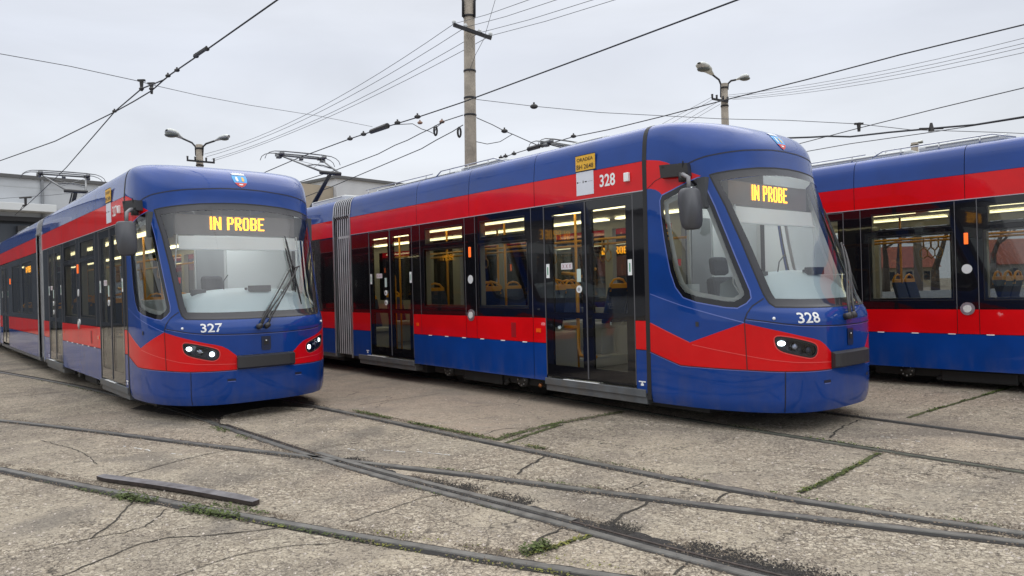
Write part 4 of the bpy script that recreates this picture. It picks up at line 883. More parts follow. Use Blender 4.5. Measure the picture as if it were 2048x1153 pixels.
# slab of smoother concrete between trams 327 and 328, joints and cracks
ARq = [p for p in chaikin(RL['AR'], 2) if p[1] > 7.15]; CNq = [p for p in chaikin(RL['CN'], 2) if p[1] > 8.85]
sl = offset_path(ARq, .10)+[(-.20,7.25),(-.05,7.42),(.38,7.95),(.86,8.33),(1.2,8.62)]+offset_path(CNq, -.06)[::-1]
V = [Vector(p) for p in sl]; vs_, _, fs_, *_ = delaunay_2d_cdt(V, [(i, (i+1) % len(V)) for i in range(len(V))], [], 0, 1e-5)
m_ = MB(); m_.v = [(v.x, v.y, .0016) for v in vs_]; m_.f = [tuple(f) for f in fs_ if inpoly(sum(vs_[i].x for i in f)/3, sum(vs_[i].y for i in f)/3, sl)]
tag(m_.build('smooth_slab', CONCS), kind='structure')
JO = {'j1':([(-3.44,6.13),(-3.22,6.59),(-3.04,6.93),(-2.73,7.26)],.006),'j2':([(2.01,5.15),(2.37,5.47),(3.13,6.24)],.018),'j3':([(4.22,7.77),(4.59,8.08),(5.97,9.14),(7.2,10.1)],.018),'j4':([(-.2,7.25),(.0,7.55),(.38,7.98),(.86,8.34),(1.29,8.67)],.04),
 'j4b':([(-.1,7.1),(.1,7.4),(.3,7.68),(.5,7.95)],.02),'j5':([(.03,4.09),(.18,4.2),(.43,4.4)],.016),'j6':([(.03,4.12),(.12,4.37),(.26,4.52),(.33,4.6)],.009),'j7':([(.0,5.88),(.06,6.1),(.13,6.2),(.25,6.52)],.010),'j8':([(.59,4.57),(.68,4.78),(.75,4.83),(.92,5.06)],.010),
 'j9':([(1.36,4.99),(1.46,5.16),(1.55,5.23)],.008),'c1':([(-2.74,4.61),(-2.76,4.93),(-2.83,5.16),(-2.86,5.3),(-2.9,5.47)],.007),'c2':([(-3.01,4.39),(-2.74,4.61),(-2.5,4.75),(-2.5,5.0),(-2.54,5.19)],.005),
 'c3':([(-2.6,3.8),(-2.46,4.2),(-2.32,4.57),(-1.9,4.6),(-1.6,4.7),(-1.44,4.76)],.006),'c4':([(-1.12,4.78),(-.93,5.02),(-.78,5.2),(-.69,5.32),(-.54,5.37)],.004),'c5':([(.8,3.77),(.89,3.9),(.96,3.96)],.006),'j10':([(-8.24,11.54),(-7.45,12.22)],.01),
 'c6':([(.8,5.36),(.98,5.55)],.005),'j12':([(-2.13,9.72),(-1.69,10.16),(-1.1,10.62)],.006),'c7':([(-.33,7.54),(-.2,7.8),(.0,7.83),(.21,7.81)],.006),'c8':([(-2.0,7.0),(-1.7,7.3),(-1.4,7.32)],.004),'c9':([(-.5,5.95),(-.2,6.2)],.004),'c10':([(3.0,6.9),(3.25,7.3),(3.7,7.75)],.010),'c11':([(-3.9,6.7),(-4.4,7.3),(-5.2,7.9)],.004),
 'j13':([(-6.9,8.2),(-6.1,8.9)],.006),'j14':([(-7.9,12.4),(-9.4,11.4),(-11,10.4)],.007),'c12':([(-1.9,3.9),(-1.7,4.2),(-1.45,4.35),(-1.1,4.4)],.004),'c13':([(2.1,3.5),(2.3,3.6)],.003)}
jm = MB()
for i, (k, (P, w_)) in enumerate(JO.items()):
    Q = dens(smoothpoly(P, 1, False), .02); Q = [(p[0]+noise.noise(Vector((p[0]*12, p[1]*12, i)))*.02, p[1]+noise.noise(Vector((p[0]*12, p[1]*12, i+40)))*.02) for p in Q]
    ribbon(jm, Q, -w_, w_, .0042, jit=w_*.8, seed=i)
gm2 = MB()
for i, k in enumerate(('j2', 'j3', 'j4', 'j5', 'j4b')):
    P, w_ = JO[k]; Q = dens(smoothpoly(P, 1, False), .02); Q = [(p[0]+noise.noise(Vector((p[0]*12, p[1]*12, i)))*.02, p[1]+noise.noise(Vector((p[0]*12, p[1]*12, i+40)))*.02) for p in Q]; ribbon(gm2, Q, -w_*1.1, w_*1.1, .0052, jit=w_*.9, seed=i+60)
tag(gm2.build('joint_moss_bed', mat('mossy_soil', (.055, .065, .018), .95, bump=(60, 1, .02), var=(30, .6))), kind='stuff')
tag(jm.build('slab_joints_and_cracks', mat('crack_dark', (.028, .024, .018), .95, var=(20, .5))), kind='structure')
# flat dark sheet for the sunken bed in front of tram 327
GP = lambda px, py: tuple(ground_at(px, py))
bp_ = smoothpoly([GP(*q) for q in ((425,843),(439,851),(446,833),(475,826),(530,816),(580,815),(626,819),(640,808),(560,780))]+[(-4.6,10.6),(-5.6,10.2),(-4.6,9.5)], 1)
m_ = MB(); m_.poly([(x+noise.noise(Vector((x*5, y*5, 1)))*.06, y+noise.noise(Vector((x*5, y*5, 9)))*.06, .0055) for x, y in dens(bp_, .06, True)]); tag(m_.build('sunken_bed', mat('dark_bed', (.045, .036, .030), .9, bump=(30, 1, .02), var=(12, .5))), kind='structure')
em = MB(); E_ = dens([GP(*q) for q in ((439,852),(447,835),(477,828),(531,818),(580,817),(628,821))], .05); ribbon(em, E_, -.10, .0, .004, .022, jit=.03, seed=4); ribbon(em, E_, .0, .012, .022, .004, seed=2); tag(em.build('slab_lip', CONC), kind='structure')
# stains
def blot(P, z, m, nm):
    b = MB(); b.poly([(x+noise.noise(Vector((x*8, y*8, 2)))*.05, y+noise.noise(Vector((x*8, y*8, 7)))*.05, z) for x, y in dens(smoothpoly(P, 2), .04, True)]); return tag(b.build(nm, m), kind='structure')
# white paint dashes
wd = MB(); rr = random.Random(3)
for x0, y0, x1, y1 in ((-4.13,7.50,-3.63,7.18),(-3.42,7.06,-3.24,6.98),(-1.65,7.02,-1.45,6.92),(-1.28,6.92,-1.05,6.80),(-.95,6.82,-.6,6.62),(3.42,6.98,3.72,6.62)):
    n = 9
    for k in range(n):
        t = k/n
        if rr.random() < .35: continue
        x = x0+(x1-x0)*t; y = y0+(y1-y0)*t; dx = (x1-x0)/n*rr.uniform(.5, 1.1); dy = (y1-y0)/n*rr.uniform(.5, 1.1); w_ = rr.uniform(.008, .022)
        wd.quad((x, y, .0045), (x+dx, y+dy, .0045), (x+dx+w_*.4, y+dy+w_, .0045), (x+w_*.3, y+w_, .0045))
tag(wd.build('worn_paint_marks', mat('worn_white_paint', (.55, .54, .52), .8)), kind='structure')
# loose steel bar
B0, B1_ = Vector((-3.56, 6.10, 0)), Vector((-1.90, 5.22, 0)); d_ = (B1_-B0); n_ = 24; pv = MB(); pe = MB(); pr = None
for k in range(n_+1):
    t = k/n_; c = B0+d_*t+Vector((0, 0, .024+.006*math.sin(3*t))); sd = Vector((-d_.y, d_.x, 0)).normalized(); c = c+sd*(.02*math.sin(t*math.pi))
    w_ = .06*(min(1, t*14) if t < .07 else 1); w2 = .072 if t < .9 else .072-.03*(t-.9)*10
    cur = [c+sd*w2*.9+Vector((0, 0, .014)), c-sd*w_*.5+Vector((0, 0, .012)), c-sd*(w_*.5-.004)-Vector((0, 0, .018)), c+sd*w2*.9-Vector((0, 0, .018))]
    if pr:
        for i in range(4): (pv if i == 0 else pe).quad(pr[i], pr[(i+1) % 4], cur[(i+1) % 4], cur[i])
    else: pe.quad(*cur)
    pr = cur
pe.quad(*pr); o_ = pv.build('steel_bar', mat('weathered_bar_steel', (.13, .125, .132), .55, .3, bump=(30, .6, .004), var=(11, .45))); tag(o_, 'loose flat steel bar lying along the nearest rail with weeds around it', 'steel bar'); pe.build('bar_edge', mat('shaded_bar_edge', (.04, .03, .026), .8, var=(20, .5)), o_)  # bar sides and underside coloured dark to stand in for their shade
# moss, weeds and grit scattered along rails and joints
def scatter(name, specs, m, seed, leaf=True):
    mb = MB(); rr = random.Random(seed)
    for P, off, spread, dens_, size, hgt in specs:
        Q = dens(P, .02); 
        for i in range(len(Q)-1):
            a = Vector(Q[i]); b = Vector(Q[i+1]); t = (b-a).normalized(); nrm = Vector((-t.y, t.x)); cl = noise.noise(Vector((a.x*2.2+seed, a.y*2.2, 0)))
            if cl < -.12: continue
            for _ in range(int(dens_*(1+2*max(0, cl))*rr.uniform(.4, 1.6)+.5)):
                p = a+t*rr.uniform(0, .02)+nrm*(off+rr.gauss(0, spread)); s_ = size*rr.uniform(.4, 1.3); h = abs(rr.gauss(0, hgt))
                if leaf:
                    an = rr.uniform(0, 6.28); u = Vector((math.cos(an), math.sin(an), rr.uniform(-.3, .6)))*s_; v = Vector((-math.sin(an), math.cos(an), rr.uniform(-.2, .7)))*s_*.7; c = Vector((p.x, p.y, .006+h))
                    mb.quad(c-u*.5-v*.3, c+u*.5-v*.3, c+u*.4+v*.6, c-u*.4+v*.6)
                else:
                    c = Vector((p.x, p.y, .004)); k0 = len(mb.v); s_ *= .5
                    P6 = [c+Vector((rr.uniform(.6, 1.2)*s_*math.cos(q*1.257), rr.uniform(.6, 1.2)*s_*math.sin(q*1.257), 0)) for q in range(5)]; mb.v += P6+[c+Vector((0, 0, s_*rr.uniform(.5, 1.1)))]
                    for q in range(5): mb.f.append((k0+q, k0+(q+1) % 5, k0+5))
    return tag(mb.build(name, m), kind='stuff')
cut = lambda k, x0, x1: [p for p in dens(chaikin(RL[k], 3), .03) if x0 < p[0] < x1]
scatter('moss', [(cut('AR', -2.1, .2), .10, .018, 4, .018, .008), (cut('AR', -2.6, -1.8), .12, .03, 2, .018, .008), (cut('AR', .2, 3.2), .075, .012, .9, .014, .004), (JO['j2'][0], 0, .014, 4.5, .016, .007), (JO['j3'][0], 0, .014, 4.0, .02, .005), (JO['j4'][0], .0, .03, 2.5, .018, .008), (JO['j4b'][0], .0, .02, 1.6, .018, .006),
  ([(.02,4.10),(.20,4.20)], .03, .03, 14, .018, .020), (cut('B2', -3.05, -1.9), -.075, .030, 9, .020, .020), (cut('B2', -2.3, -1.7), .09, .02, 3, .018, .010), (cut('B2', -1.9, -.9), -.07, .014, 2.2, .014, .005), (cut('B2', -4.0, -3.0), -.08, .014, 1.2, .014, .005), (cut('B1', -.9, .6), .07, .012, 1.2, .013, .004), (cut('AL', -3.5, -2.7), -.09, .03, 2.5, .016, .005), (cut('CN', 2.2, 3.2), .06, .02, 1.2, .016, .006), (cut('AL', -.9, 0.), -.06, .012, .8, .012, .004), (cut('AL', -9.5, -6.5), -.08, .02, .5, .02, .005)], MOSS, 5)
scatter('dry_moss', [(JO['j5'][0], 0, .016, 4, .016, .006), (cut('B2', -1.9, 1.0), -.07, .016, 1.3, .012, .004), (cut('AR', -2.1, .2), .13, .02, 1.4, .014, .006), (JO['j2'][0], 0, .02, 1.2, .014, .005), (cut('B2', -1.2, .6), .11, .03, .8, .012, .004)], MOSS2, 8)
scatter('grit_along_rails', [(cut(k, -9, 4), o_, .03, .9, .016, 0) for k in RL for o_ in (-.075, .085)]+[(cut('AR', -2.2, .2), .14, .03, 5, .014, 0), (cut('B2', -5, 1), .10, .028, 4, .010, 0), (JO['j4'][0], 0, .05, 6, .018, 0), (cut('AL', -1.2, 1.6), .18, .05, 5, .012, 0)], mat('grit_brown', (.15, .12, .09), .9, var=(40, .7)), 11, False)
scatter('black_grit_grains', [(cut('AL', -1.7, 1.9), .15, .055, 16, .012, 0), (cut('AL', -.6, 1.9), .22, .05, 10, .011, 0)], mat('black_grains', (.03, .027, .024), .9, var=(40, .5)), 14, False)
# loose pebbles everywhere near the camera
RPTS = [p for k in RL for p in dens(chaikin(RL[k], 3), .12) if 2.8 < p[1] < 11]
mb = MB(); rr = random.Random(4)
for _ in range(5200):
    y = 3.4+7*rr.random()**1.6; x = rr.uniform(-.78*y, .78*y); s_ = .004+.009*rr.random()**3; c = Vector((x, y, .001)); k0 = len(mb.v)
    if any((x-p[0])**2+(y-p[1])**2 < .0225 for p in RPTS): continue
    mb.v += [c+Vector((rr.uniform(.7, 1.3)*s_*math.cos(q*1.257), rr.uniform(.7, 1.3)*s_*math.sin(q*1.257), 0)) for q in range(5)]+[c+Vector((0, 0, s_*.8))]
    for q in range(5): mb.f.append((k0+q, k0+(q+1) % 5, k0+5))
tag(mb.build('pebbles', mat('pebble_pale', (.42, .37, .32), .85, var=(60, .5))), kind='stuff')
# ---------------------------------------------------------------- overhead wires
def ray(px, py):
    xr = (px-1024)/FPX; ur = -(py-576.5)/FPX; c, s = math.cos(ROLL), math.sin(ROLL); wx = xr*c-ur*s; u = xr*s+ur*c; c, s = math.cos(PITCH), math.sin(PITCH)
    return Vector((wx, c-u*s, s+u*c))
def atz(px, py, z): r = ray(px, py); return Vector((0, 0, CAMH))+r*((z-CAMH)/r.z)
def aty(px, py, y): r = ray(px, py); return Vector((0, 0, CAMH))+r*(y/r.y)
WIRE = mat('wire_dark', (.035, .037, .042), .6, .3); WIREG = mat('wire_grey', (.10, .105, .115), .6, .3); INS = mat('insulator_black', (.02, .018, .017), .5); INSB = mat('insulator_brown', (.22, .12, .08), .4); INSW = mat('insulator_white', (.5, .52, .52), .3)
def wire(label, pts, r=.009, m=WIRE, name='overhead_wire', fit=None):
    o = MB().tube(pts, r, 5).build(name, m, smooth=True); tag(o, label, 'overhead wire', 'overhead wires of the depot'); return o
def clamp(parent, p, s_=.05, m=INS, name='clamp', el=(1.6, 1, 1)):
    b = MB(); b.sphere((0, 0, 0), s_, 5, el); b.box(-s_*.35, s_*.35, -s_*.35, s_*.35, -s_*.6, s_*1.6); b.v = [tuple(Vector(v)+p) for v in b.v]; return b.build(name, m, parent)
CH = 4.97
w1 = wire('black contact wire above tram 327 running from its pantograph up to the top edge', [atz(x, y, CH) for x, y in ((700,-110),(555,0),(413,100),(340,150),(328,160))]+[atz(283,178,CH), atz(230,223,CH), atz(133,335,CH)]+[atz(96,371,CH), atz(60,405,CH), atz(30,430,CH)], .011)
for x, y in ((413,99),(392,113),(354,141),(336,152),(303,178),(283,178),(229,223)): clamp(w1, atz(x, y, CH), .028)
MB().tube([atz(413,97,CH), atz(390,112,CH)], .028, 6).build('splice', INS, w1)
w1b = wire('branch contact wire leaving the switch clamps toward the left edge', [atz(330,158,CH), atz(303,182,CH), atz(268,203,CH), atz(230,224,CH), atz(110,283,CH), atz(0,322,CH), atz(-60,342,CH)], .011)
sp = [aty(-40,97,11.), aty(0,108,11.3), aty(140,133,12.), atz(283,164,CH+.14)]; q_ = [atz(303,170,CH+.14), aty(400,192,15), aty(500,211,16.5), aty(640,233,19), aty(745,254,20.5)]
w2 = wire('thin span wire crossing from the left edge to the insulators beside the concrete mast', sp+q_, .006, WIREG)
for x, y in ((283,168),(303,174)): p = atz(x, y, CH+.1); MB().tube([p+Vector((0,0,.06)), p-Vector((0,0,.12))], [.035,.02], 8).box(p.x-.06, p.x+.06, p.y-.02, p.y+.02, p.z+.04, p.z+.07).build('hanger', INS, w2)
w3 = wire('black contact wire above tram 328 running up to the right past the concrete mast', [Vector((-12,26.5,CH)), atz(530,345,CH), atz(600,315,CH), atz(700,278,CH), atz(760,258,CH), atz(835,235,CH), atz(925,205,CH), atz(1200,103,CH), atz(1475,0,CH), atz(1700,-85,CH)], .012)
for x, y in ((700,278),(727,269),(835,234),(795,246)): clamp(w3, atz(x, y, CH), .042)
MB().tube([atz(742,264,CH), atz(775,252,CH)], [.05, .06], 8).build('section_insulator', INS, w3)
w4 = wire('black contact wire over the right hand tram, rising to the right edge', [atz(960,331,CH), atz(977.5,325,CH), atz(1027.5,308,CH), atz(1057.5,298.7,CH), atz(1091,290,CH), atz(1147.5,273.7,CH), atz(1216,260,CH), atz(1330,232,CH), atz(1440,203,CH), atz(1465,196.7,CH), atz(1614,159.4,CH), atz(1800,110,CH), atz(2048,49.7,CH), atz(2150,22,CH)], .011)
for x, y in ((1002,316),(1011,313),(1028,308),(1147,273)): clamp(w4, atz(x, y, CH), .042)
MB().tube([atz(1057,299,CH), atz(1078,293,CH)], .06, 8).tube([atz(1084,291.5,CH), atz(1094,288,CH)], .06, 8).build('section_insulator', INS, w4)
w1c = wire('thin cable with a black hanger crossing in front of the depot hall', [aty(-20,399,30), aty(51,394,30), aty(100,391,30), aty(150,386,30)], .008, WIREG)
p = aty(51,396,30); MB().tube([p+Vector((-.25,0,0)), p+Vector((.25,0,.01))], .03, 6).tube([p, p-Vector((0,0,.3)), aty(46,412,30)], .05, 6).tube([aty(46,412,30), aty(38,424,30)], .012, 5).build('hanger', INS, w1c)
# concrete mast
YP = 17.3
def px2(x, y, d): return aty(x, y, d)
top = px2(938, 1, YP); bx = px2(941.5, 330, YP); base = bx+(bx-top)*((bx.z)/(top.z-bx.z)); base.z = 0
up = empty('concrete_mast', base); tag(up, 'tall grey concrete mast with steel bands behind tram 328', 'mast')
tb = top-base
def mastpt(z): return base+tb*(z/top.z)
def local(o, root): o.parent = root; o.matrix_parent_inverse = Matrix.Translation(-root.location); return o
CONM = mat('mast_concrete', (.27, .235, .19), .85, bump=(18, .8, .02), var=(4, .22, 8))
def rw(y): return 12.2/FPX*YP if y > 200 else 11.2/FPX*YP
ms = MB(); ms.tube([mastpt(0), mastpt(top.z*.5), mastpt(top.z)], [.16, .147, .132], 20); local(ms.build('shaft', CONM, None, True), up)
for yy in (34, 143, 197, 231): z = px2(940, yy, YP).z; b_ = MB().tube([mastpt(z-.02), mastpt(z+.02)], .152, 20); local(b_.build('steel_band', DSTEEL, None, True), up)
c0 = px2(907, 50, YP-.25); c1 = px2(983, 77, YP-.25); cb = MB(); dd = (c1-c0); cb.tube([c0, c1], .055, 4); local(cb.build('crossarm', DSTEEL), up)
inp = []
for x, y in ((908,45),(931,52),(959,63),(981,69)): p = px2(x, y+3, YP-.25); inp.append(p); b_ = MB().tube([p-Vector((0,0,.06)), p+Vector((0,0,.02)), p+Vector((0,0,.05)), p+Vector((0,0,.09))], [.015,.045,.05,.02], 8); local(b_.build('insulator', INSW, None, True), up)
for s_, x in ((-1, 926), (1, 949)): P = [px2(x, 34, YP-.1), px2(x, 2, YP-.1), px2(x+s_*4, -6, YP-.1), px2(x+s_*30, -30, YP-.1)]; local(MB().tube(P, .03, 8).build('lamp_arm', DSTEEL, None, True), up)
# low voltage lines mast -> left lamp post, and to the upper right
YL = 27.0
LP = [(409,308.7),(412.8,314),(423,319),(430,321)]
for i, (p, q) in enumerate(zip(inp, LP)):
    a = aty(q[0], q[1], YL); P = [p.lerp(a, t)-Vector((0, 0, (.9-.12*i)*4*t*(1-t)*.45)) for t in [k/14 for k in range(15)]]
    wire('one of four thin lines from the mast crossarm down to the left lamp post', P, .007, WIREG)
for p, q in zip(inp, ((1057.8,0),(1113,0),(1186,0),(1230,0))):
    r_ = aty(q[0], q[1], 13.5); d2 = (r_-p); wire('one of four thin lines rising from the mast crossarm to the top edge', [p, p+d2*.5-Vector((0,0,.03)), r_, r_+d2*.6+Vector((0,0,.1))], .006, WIREG)
# feeders and stays at the mast
wire('wavy feeder cable from behind tram 327 up to the mast, upper of two', [aty(560,378,22), aty(600,364,21.5), aty(669,341.7,20.6), aty(756,308.7,19.5), aty(790,291,19.2), aty(815,281,18.8), aty(840,268,18.6), aty(857,260,18.4), aty(888,243,18), aty(926,230.7,17.5)], .012)
wire('feeder cable from behind tram 327 up to the mast, lower of two', [aty(600,398,21.8), aty(662,374.6,20.8), aty(756,334.7,19.5), aty(843,298,18.4), aty(872,281,18.1), aty(905,263.6,17.7), aty(926,250.4,17.5)], .012)
j = wire('short looping jumper cable hanging below the contact wire left of the mast', [aty(775,252,19.4), aty(790.8,249.7,19), aty(825,248,18.7), aty(843,258.4,18.5), aty(858,263,18.4), aty(868,268,18.3), aty(873,255,18.2), aty(888,243,18)], .010)
for x, y, d in ((840,246,18.8),(884,244,18.1)): clamp(j, aty(x, y, d), .045, INSB)
for x, y, d in ((871,262,18.3),(918.5,265,17.6)): b_ = MB(); c = aty(x, y, d); b_.tube([c+Vector((.05*math.cos(a), 0, .13*math.sin(a))) for a in [k*math.pi/6 for k in range(13)]], .014, 6); b_.tube([c+Vector((.025*math.cos(a), .02, .10*math.sin(a))) for a in [k*math.pi/6 for k in range(13)]], .014, 6); b_.build('cable_coil', INS, j)
wr = wire('thin stay wire from the mast down to the insulators over tram 328', [aty(953,235.9,17.2), aty(985,250,17), aty(1009,262.6,16.8), aty(1025,268.8,16.7), aty(1050,280,16.5), aty(1075,291,16.4)], .010)
clamp(wr, aty(1009,262.6,16.8), .05, INS); 
wire('sagging jumper cable right of the mast', [aty(953,284,17.2), aty(974.6,288.6,17.1), aty(1000,284,16.9), aty(1025,268.8,16.7)], .009)
w5 = wire('long thin span wire from the mast across to the right edge', [aty(953,199.4,17.2), aty(1068,213,17), aty(1200,225.5,16.8), aty(1440,238,16), aty(1475,239,16), aty(1572.7,241,15.8), aty(1717.6,248.4,15), aty(1821,260,15), aty(1990,265,15), aty(2060,268,15)], .007, WIREG)
clamp(w5, aty(1068,213.5,17), .06, INS); p = aty(1717.6,250,15); MB().tube([p+Vector((0,0,.04)), p-Vector((0,0,.14))], [.045,.03], 8).box(p.x-.09, p.x+.09, p.y-.02, p.y+.02, p.z+.0, p.z+.04).build('hanger', INS, w5)
wire('thin wire rising steeply from the mast to the top edge', [aty(938,145,17.1), aty(951,110,17), aty(968,78,16.8), aty(992,-5,16.4), aty(1000,-30,16.2)], .006, WIREG)
w6 = wire('thick black feeder bundle running from the nose of tram 328 to the right edge', [aty(1540,277,13), aty(1572.7,276.6,13), aty(1620,275,12.9), aty(1655.5,273,12.8), aty(1700,274,12.7), aty(1779.7,265,12.5), aty(1862.5,257.6,12.2), aty(1950,250,12), aty(2048,234,11.8), aty(2120,226,11.6)], .016)
p = aty(1862.5,257,12.2); MB().tube([p+Vector((0,0,.09)), p-Vector((0,0,.05))], [.02,.05], 8).box(p.x-.2, p.x+.2, p.y-.015, p.y+.015, p.z-.02, p.z+.01).build('hanger', INS, w6)
wire('black wire climbing from behind the nose of tram 328 to the right edge', [atz(1583,292,CH), atz(1717.6,256.7,CH), atz(1880,216,CH), atz(2048,176,CH), atz(2150,150,CH)], .010)
wire('black wire low above the roof of the right hand tram', [atz(1593,307,CH), atz(1700,288,CH), atz(1862.5,265,CH), atz(2048,236,CH), atz(2120,226,CH)], .010)
def fourline(a, b): pass
YR = 25.0
for q, e_ in (((1456.7,190.5),(2048,76.6)),((1456.7,194),(2048,87)),((1456.7,198),(2048,95)),((1465,199.6),(2048,105.6))):
    A = aty(*q, YR); B = aty(*e_, 15.); P = [A.lerp(B, t)-Vector((0,0,.45*4*t*(1-t)*.35)) for t in [k/10 for k in range(11)]]; wire('one of four parallel thin lines from the right lamp post to the right edge', P+[B+(B-P[-2])*1.0], .006, WIREG)
for q, e_ in (((1423.6,194.6),(1318,251.8)),((1430,196.7),(1336.6,250.5)),((1438,203),(1359.4,248.4)),((1440,209),(1371.8,248.4))):
    A = aty(*q, YR); B = aty(*e_, 29.); wire('one of four parallel thin lines dropping from the right lamp post behind tram 328', [A, B, B+(B-A)*.5], .007, WIREG)
# ---------------------------------------------------------------- lamp posts
LAMPG = mat('lamp_head_pale', (.55, .57, .54), .45, var=(8, .15)); LAMPD = mat('lamp_glass_dark', (.10, .11, .10), .3)
def lamp_post(xc, ytop, yb, Y, wpx, arms, bar, label, pitch_l=1.0):
    T = aty(xc, ytop, Y); r_ = wpx/2/FPX*Y; root = empty('lamp_post', (T.x, T.y, 0)); tag(root, label, 'lamp post')
    s_ = MB(); s_.tube([(0,0,0), (0,0,T.z)], [r_*1.25, r_], 16); s_.build('shaft', CONM, root, True)
    for zz in (.12, .75): MB().tube([(0,0,T.z-zz), (0,0,T.z-zz-.05)], r_*1.15, 14).build('steel_band', DSTEEL, root, True)
    for pts, hl in arms:
        P = [aty(x, y, Y)-Vector((T.x, T.y, 0)) for x, y in pts]; MB().tube(P, .035, 8).build('lamp_arm', DSTEEL, root, True)
        a = P[-1]; e_ = aty(*hl[0], Y-hl[1])-Vector((T.x, T.y, 0)); d = (e_-a); L_ = d.length; d.normalize(); hb = MB(); N2 = 10
        prof = [(0, .05), (.12, .07), (.3, .10), (.45, .15), (.7, .17), (.88, .14), (1.0, .05)]; side_ = d.cross(Vector((0, 0, 1))).normalized(); upv = side_.cross(d)
        for f_, rr_ in prof:
            for k in range(N2): an = 2*math.pi*k/N2; v_ = math.sin(an); hb.v.append(a+d*(L_*f_)+side_*rr_*hl[2]*math.cos(an)+upv*rr_*hl[2]*(v_*.55 if v_ > 0 else v_*.35))
        for i in range(len(prof)-1):
            for k in range(N2): q = i*N2; hb.f.append((q+k, q+(k+1) % N2, q+N2+(k+1) % N2, q+N2+k))
        ho = hb.build('lamp_head', LAMPG, root, True)
        gb = MB(); gb.sphere(a+d*(L_*.66)-upv*.05*hl[2], .13*hl[2], 6, (1.3, 1, .5)); gb.build('lamp_glass', LAMPD, ho, True)
    if bar: A = aty(*bar[0], Y-.2)-Vector((T.x, T.y, 0)); B = aty(*bar[1], Y-.2)-Vector((T.x, T.y, 0)); cb = MB().tube([A, B], .045, 4); cb.build('crossarm', DSTEEL, root)
    if bar:
        for t in (.02, .3, .7, .98): p = A.lerp(B, t); MB().tube([p, p+Vector((0,0,.16))], [.03,.04], 8).build('insulator', INS, root, True)
    return root
lamp_post(398.5, 290, 335, YL, 13, [([(392,312),(391,294),(384,286),(364,277)], ((333,261), .6, 1.5)), ([(405,312),(406,294),(412,288),(430,282)], ((458,272), .3, 1.0))], ((374,321),(429,326)), 'twin headed lamp post standing behind tram 327')
lamp_post(1448, 168, 250, YR, 14, [([(1442,195),(1442,170),(1438,160),(1425,150)], ((1398,127), .9, 1.35)), ([(1455,180),(1456,168),(1462,162),(1472,160)], ((1498,152), .2, 1.1))], ((1424,198),(1456,204)), 'twin headed lamp post standing behind the roof of tram 328')
lamp_post(1829, 286, 320, 42, 13, [([(1829,296),(1829,287)], ((1846,282), .1, 1.0))], None, 'distant lamp post peeping over the roof of the right hand tram')

# ---------------------------------------------------------------- buildings
CLAD = mat('grey_cladding', (.46, .48, .50), .6, var=(.6, .14, 9)); CLADL = mat('pale_trim', (.62, .64, .64), .5); DARKG = mat('hall_glass_dark', (.018, .022, .03), .08, coat=.5); HALLD = mat('hall_interior_dark', (.02, .024, .03), .7); BEIGE = mat('beige_render', (.34, .29, .22), .8, var=(1.2, .1)); ROOFD = mat('flat_roof_edge', (.10, .10, .10), .7)
def hall(x, y, ang, L_, D_, H_, label, name='depot_hall', m=CLAD, ribs=True):
    r_ = empty(name, (x, y, 0), (0, 0, ang)); tag(r_, label, 'building'); MB().box(0, L_, 0, D_, 0, H_).build('wall', m, r_); MB().box(-.15, L_+.15, -.15, D_+.15, H_, H_+.18).build('roof_edge', ROOFD, r_)
    if ribs:
        s_ = MB(); k = 1.1
        while k < H_: s_.box(0, L_, -.012, 0, k, k+.05); k += 1.1
        s_.build('cladding_joints', mat('cladding_joint_grey', (.42, .44, .45), .6), r_)
    return r_
A = aty(0, 354, 38); B = aty(200, 369, 41.6); ang = math.atan2(B.y-A.y, B.x-A.x); ux = Vector((math.cos(ang), math.sin(ang), 0)); O = A-ux*24
h1 = hall(O.x, O.y, ang, 34, 25, A.z, 'grey clad depot hall with a white canopy, behind the rear of tram 327')
MB().tube([(25.9,-.1,A.z), (25.9,-.1,0)], .07, 8).build('downpipe', mat('downpipe_grey', (.2,.21,.22), .6), h1)
MB().box(8, 26.3, -1.0, -.05, 6.35, 6.75).build('canopy', CLADL, h1, bevel=.02)
dz = MB().box(4, 26.0, -.06, -.02, 0, 5.85).build('door_opening', HALLD, h1)
MB().box(4, 26.2, -.25, -.03, 5.85, 6.1).build('door_header', mat('header_black', (.02, .02, .022), .5), h1)
for k in range(5): MB().box(4.2+k*4.4, 8.2+k*4.4, -.12, -.07, 0.1, 5.7).box(4.2+k*4.4, 8.2+k*4.4, -.14, -.12, 2.6, 2.75).build('hall_door', mat('hall_door_slate', (.05, .06, .075), .6), h1)
MB().box(24.6, 25.1, -.5, -.2, 5.0, 5.6).build('floodlight', BLACKP, h1, bevel=.03)
A = aty(672, 357, 45); B = aty(812, 376, 49.3); ang = math.atan2(B.y-A.y, B.x-A.x)
h2 = hall(A.x, A.y, ang, 26, 14, A.z, 'pale grey rendered workshop block seen between trams 327 and 328', 'workshop_building', mat('pale_grey_render', (.50, .51, .52), .7, var=(1, .06)), False)
A = aty(612, 392, 45.2); Bm = aty(671, 376, 45.2)
MB().box(-3.0, -.02, .3, 10, 0, (A.z+Bm.z)/2+.3).build('side_wing', BEIGE, h2); MB().box(-3.05, -.02, .2, .3, 6.0, 6.6).build('cornice', CLADL, h2); MB().box(-2.2, -1.0, 2, 4, 7.0, 8.3).box(-2.3, -.9, 1.9, 4.1, 8.2, 8.32).build('roof_hut', mat('hut_grey_green', (.25, .26, .22), .7), h2)
# long low hall on the left of the yard (mirrored in the flank of tram 327)
h3 = hall(-34, -6, R(62), 24, 10, 5.0, 'long low clad shed on the left side of the yard', 'storage_shed', CLAD)
MB().box(2, 22, -.08, -.03, 1.0, 3.2).build('window_strip', DARKG, h3)
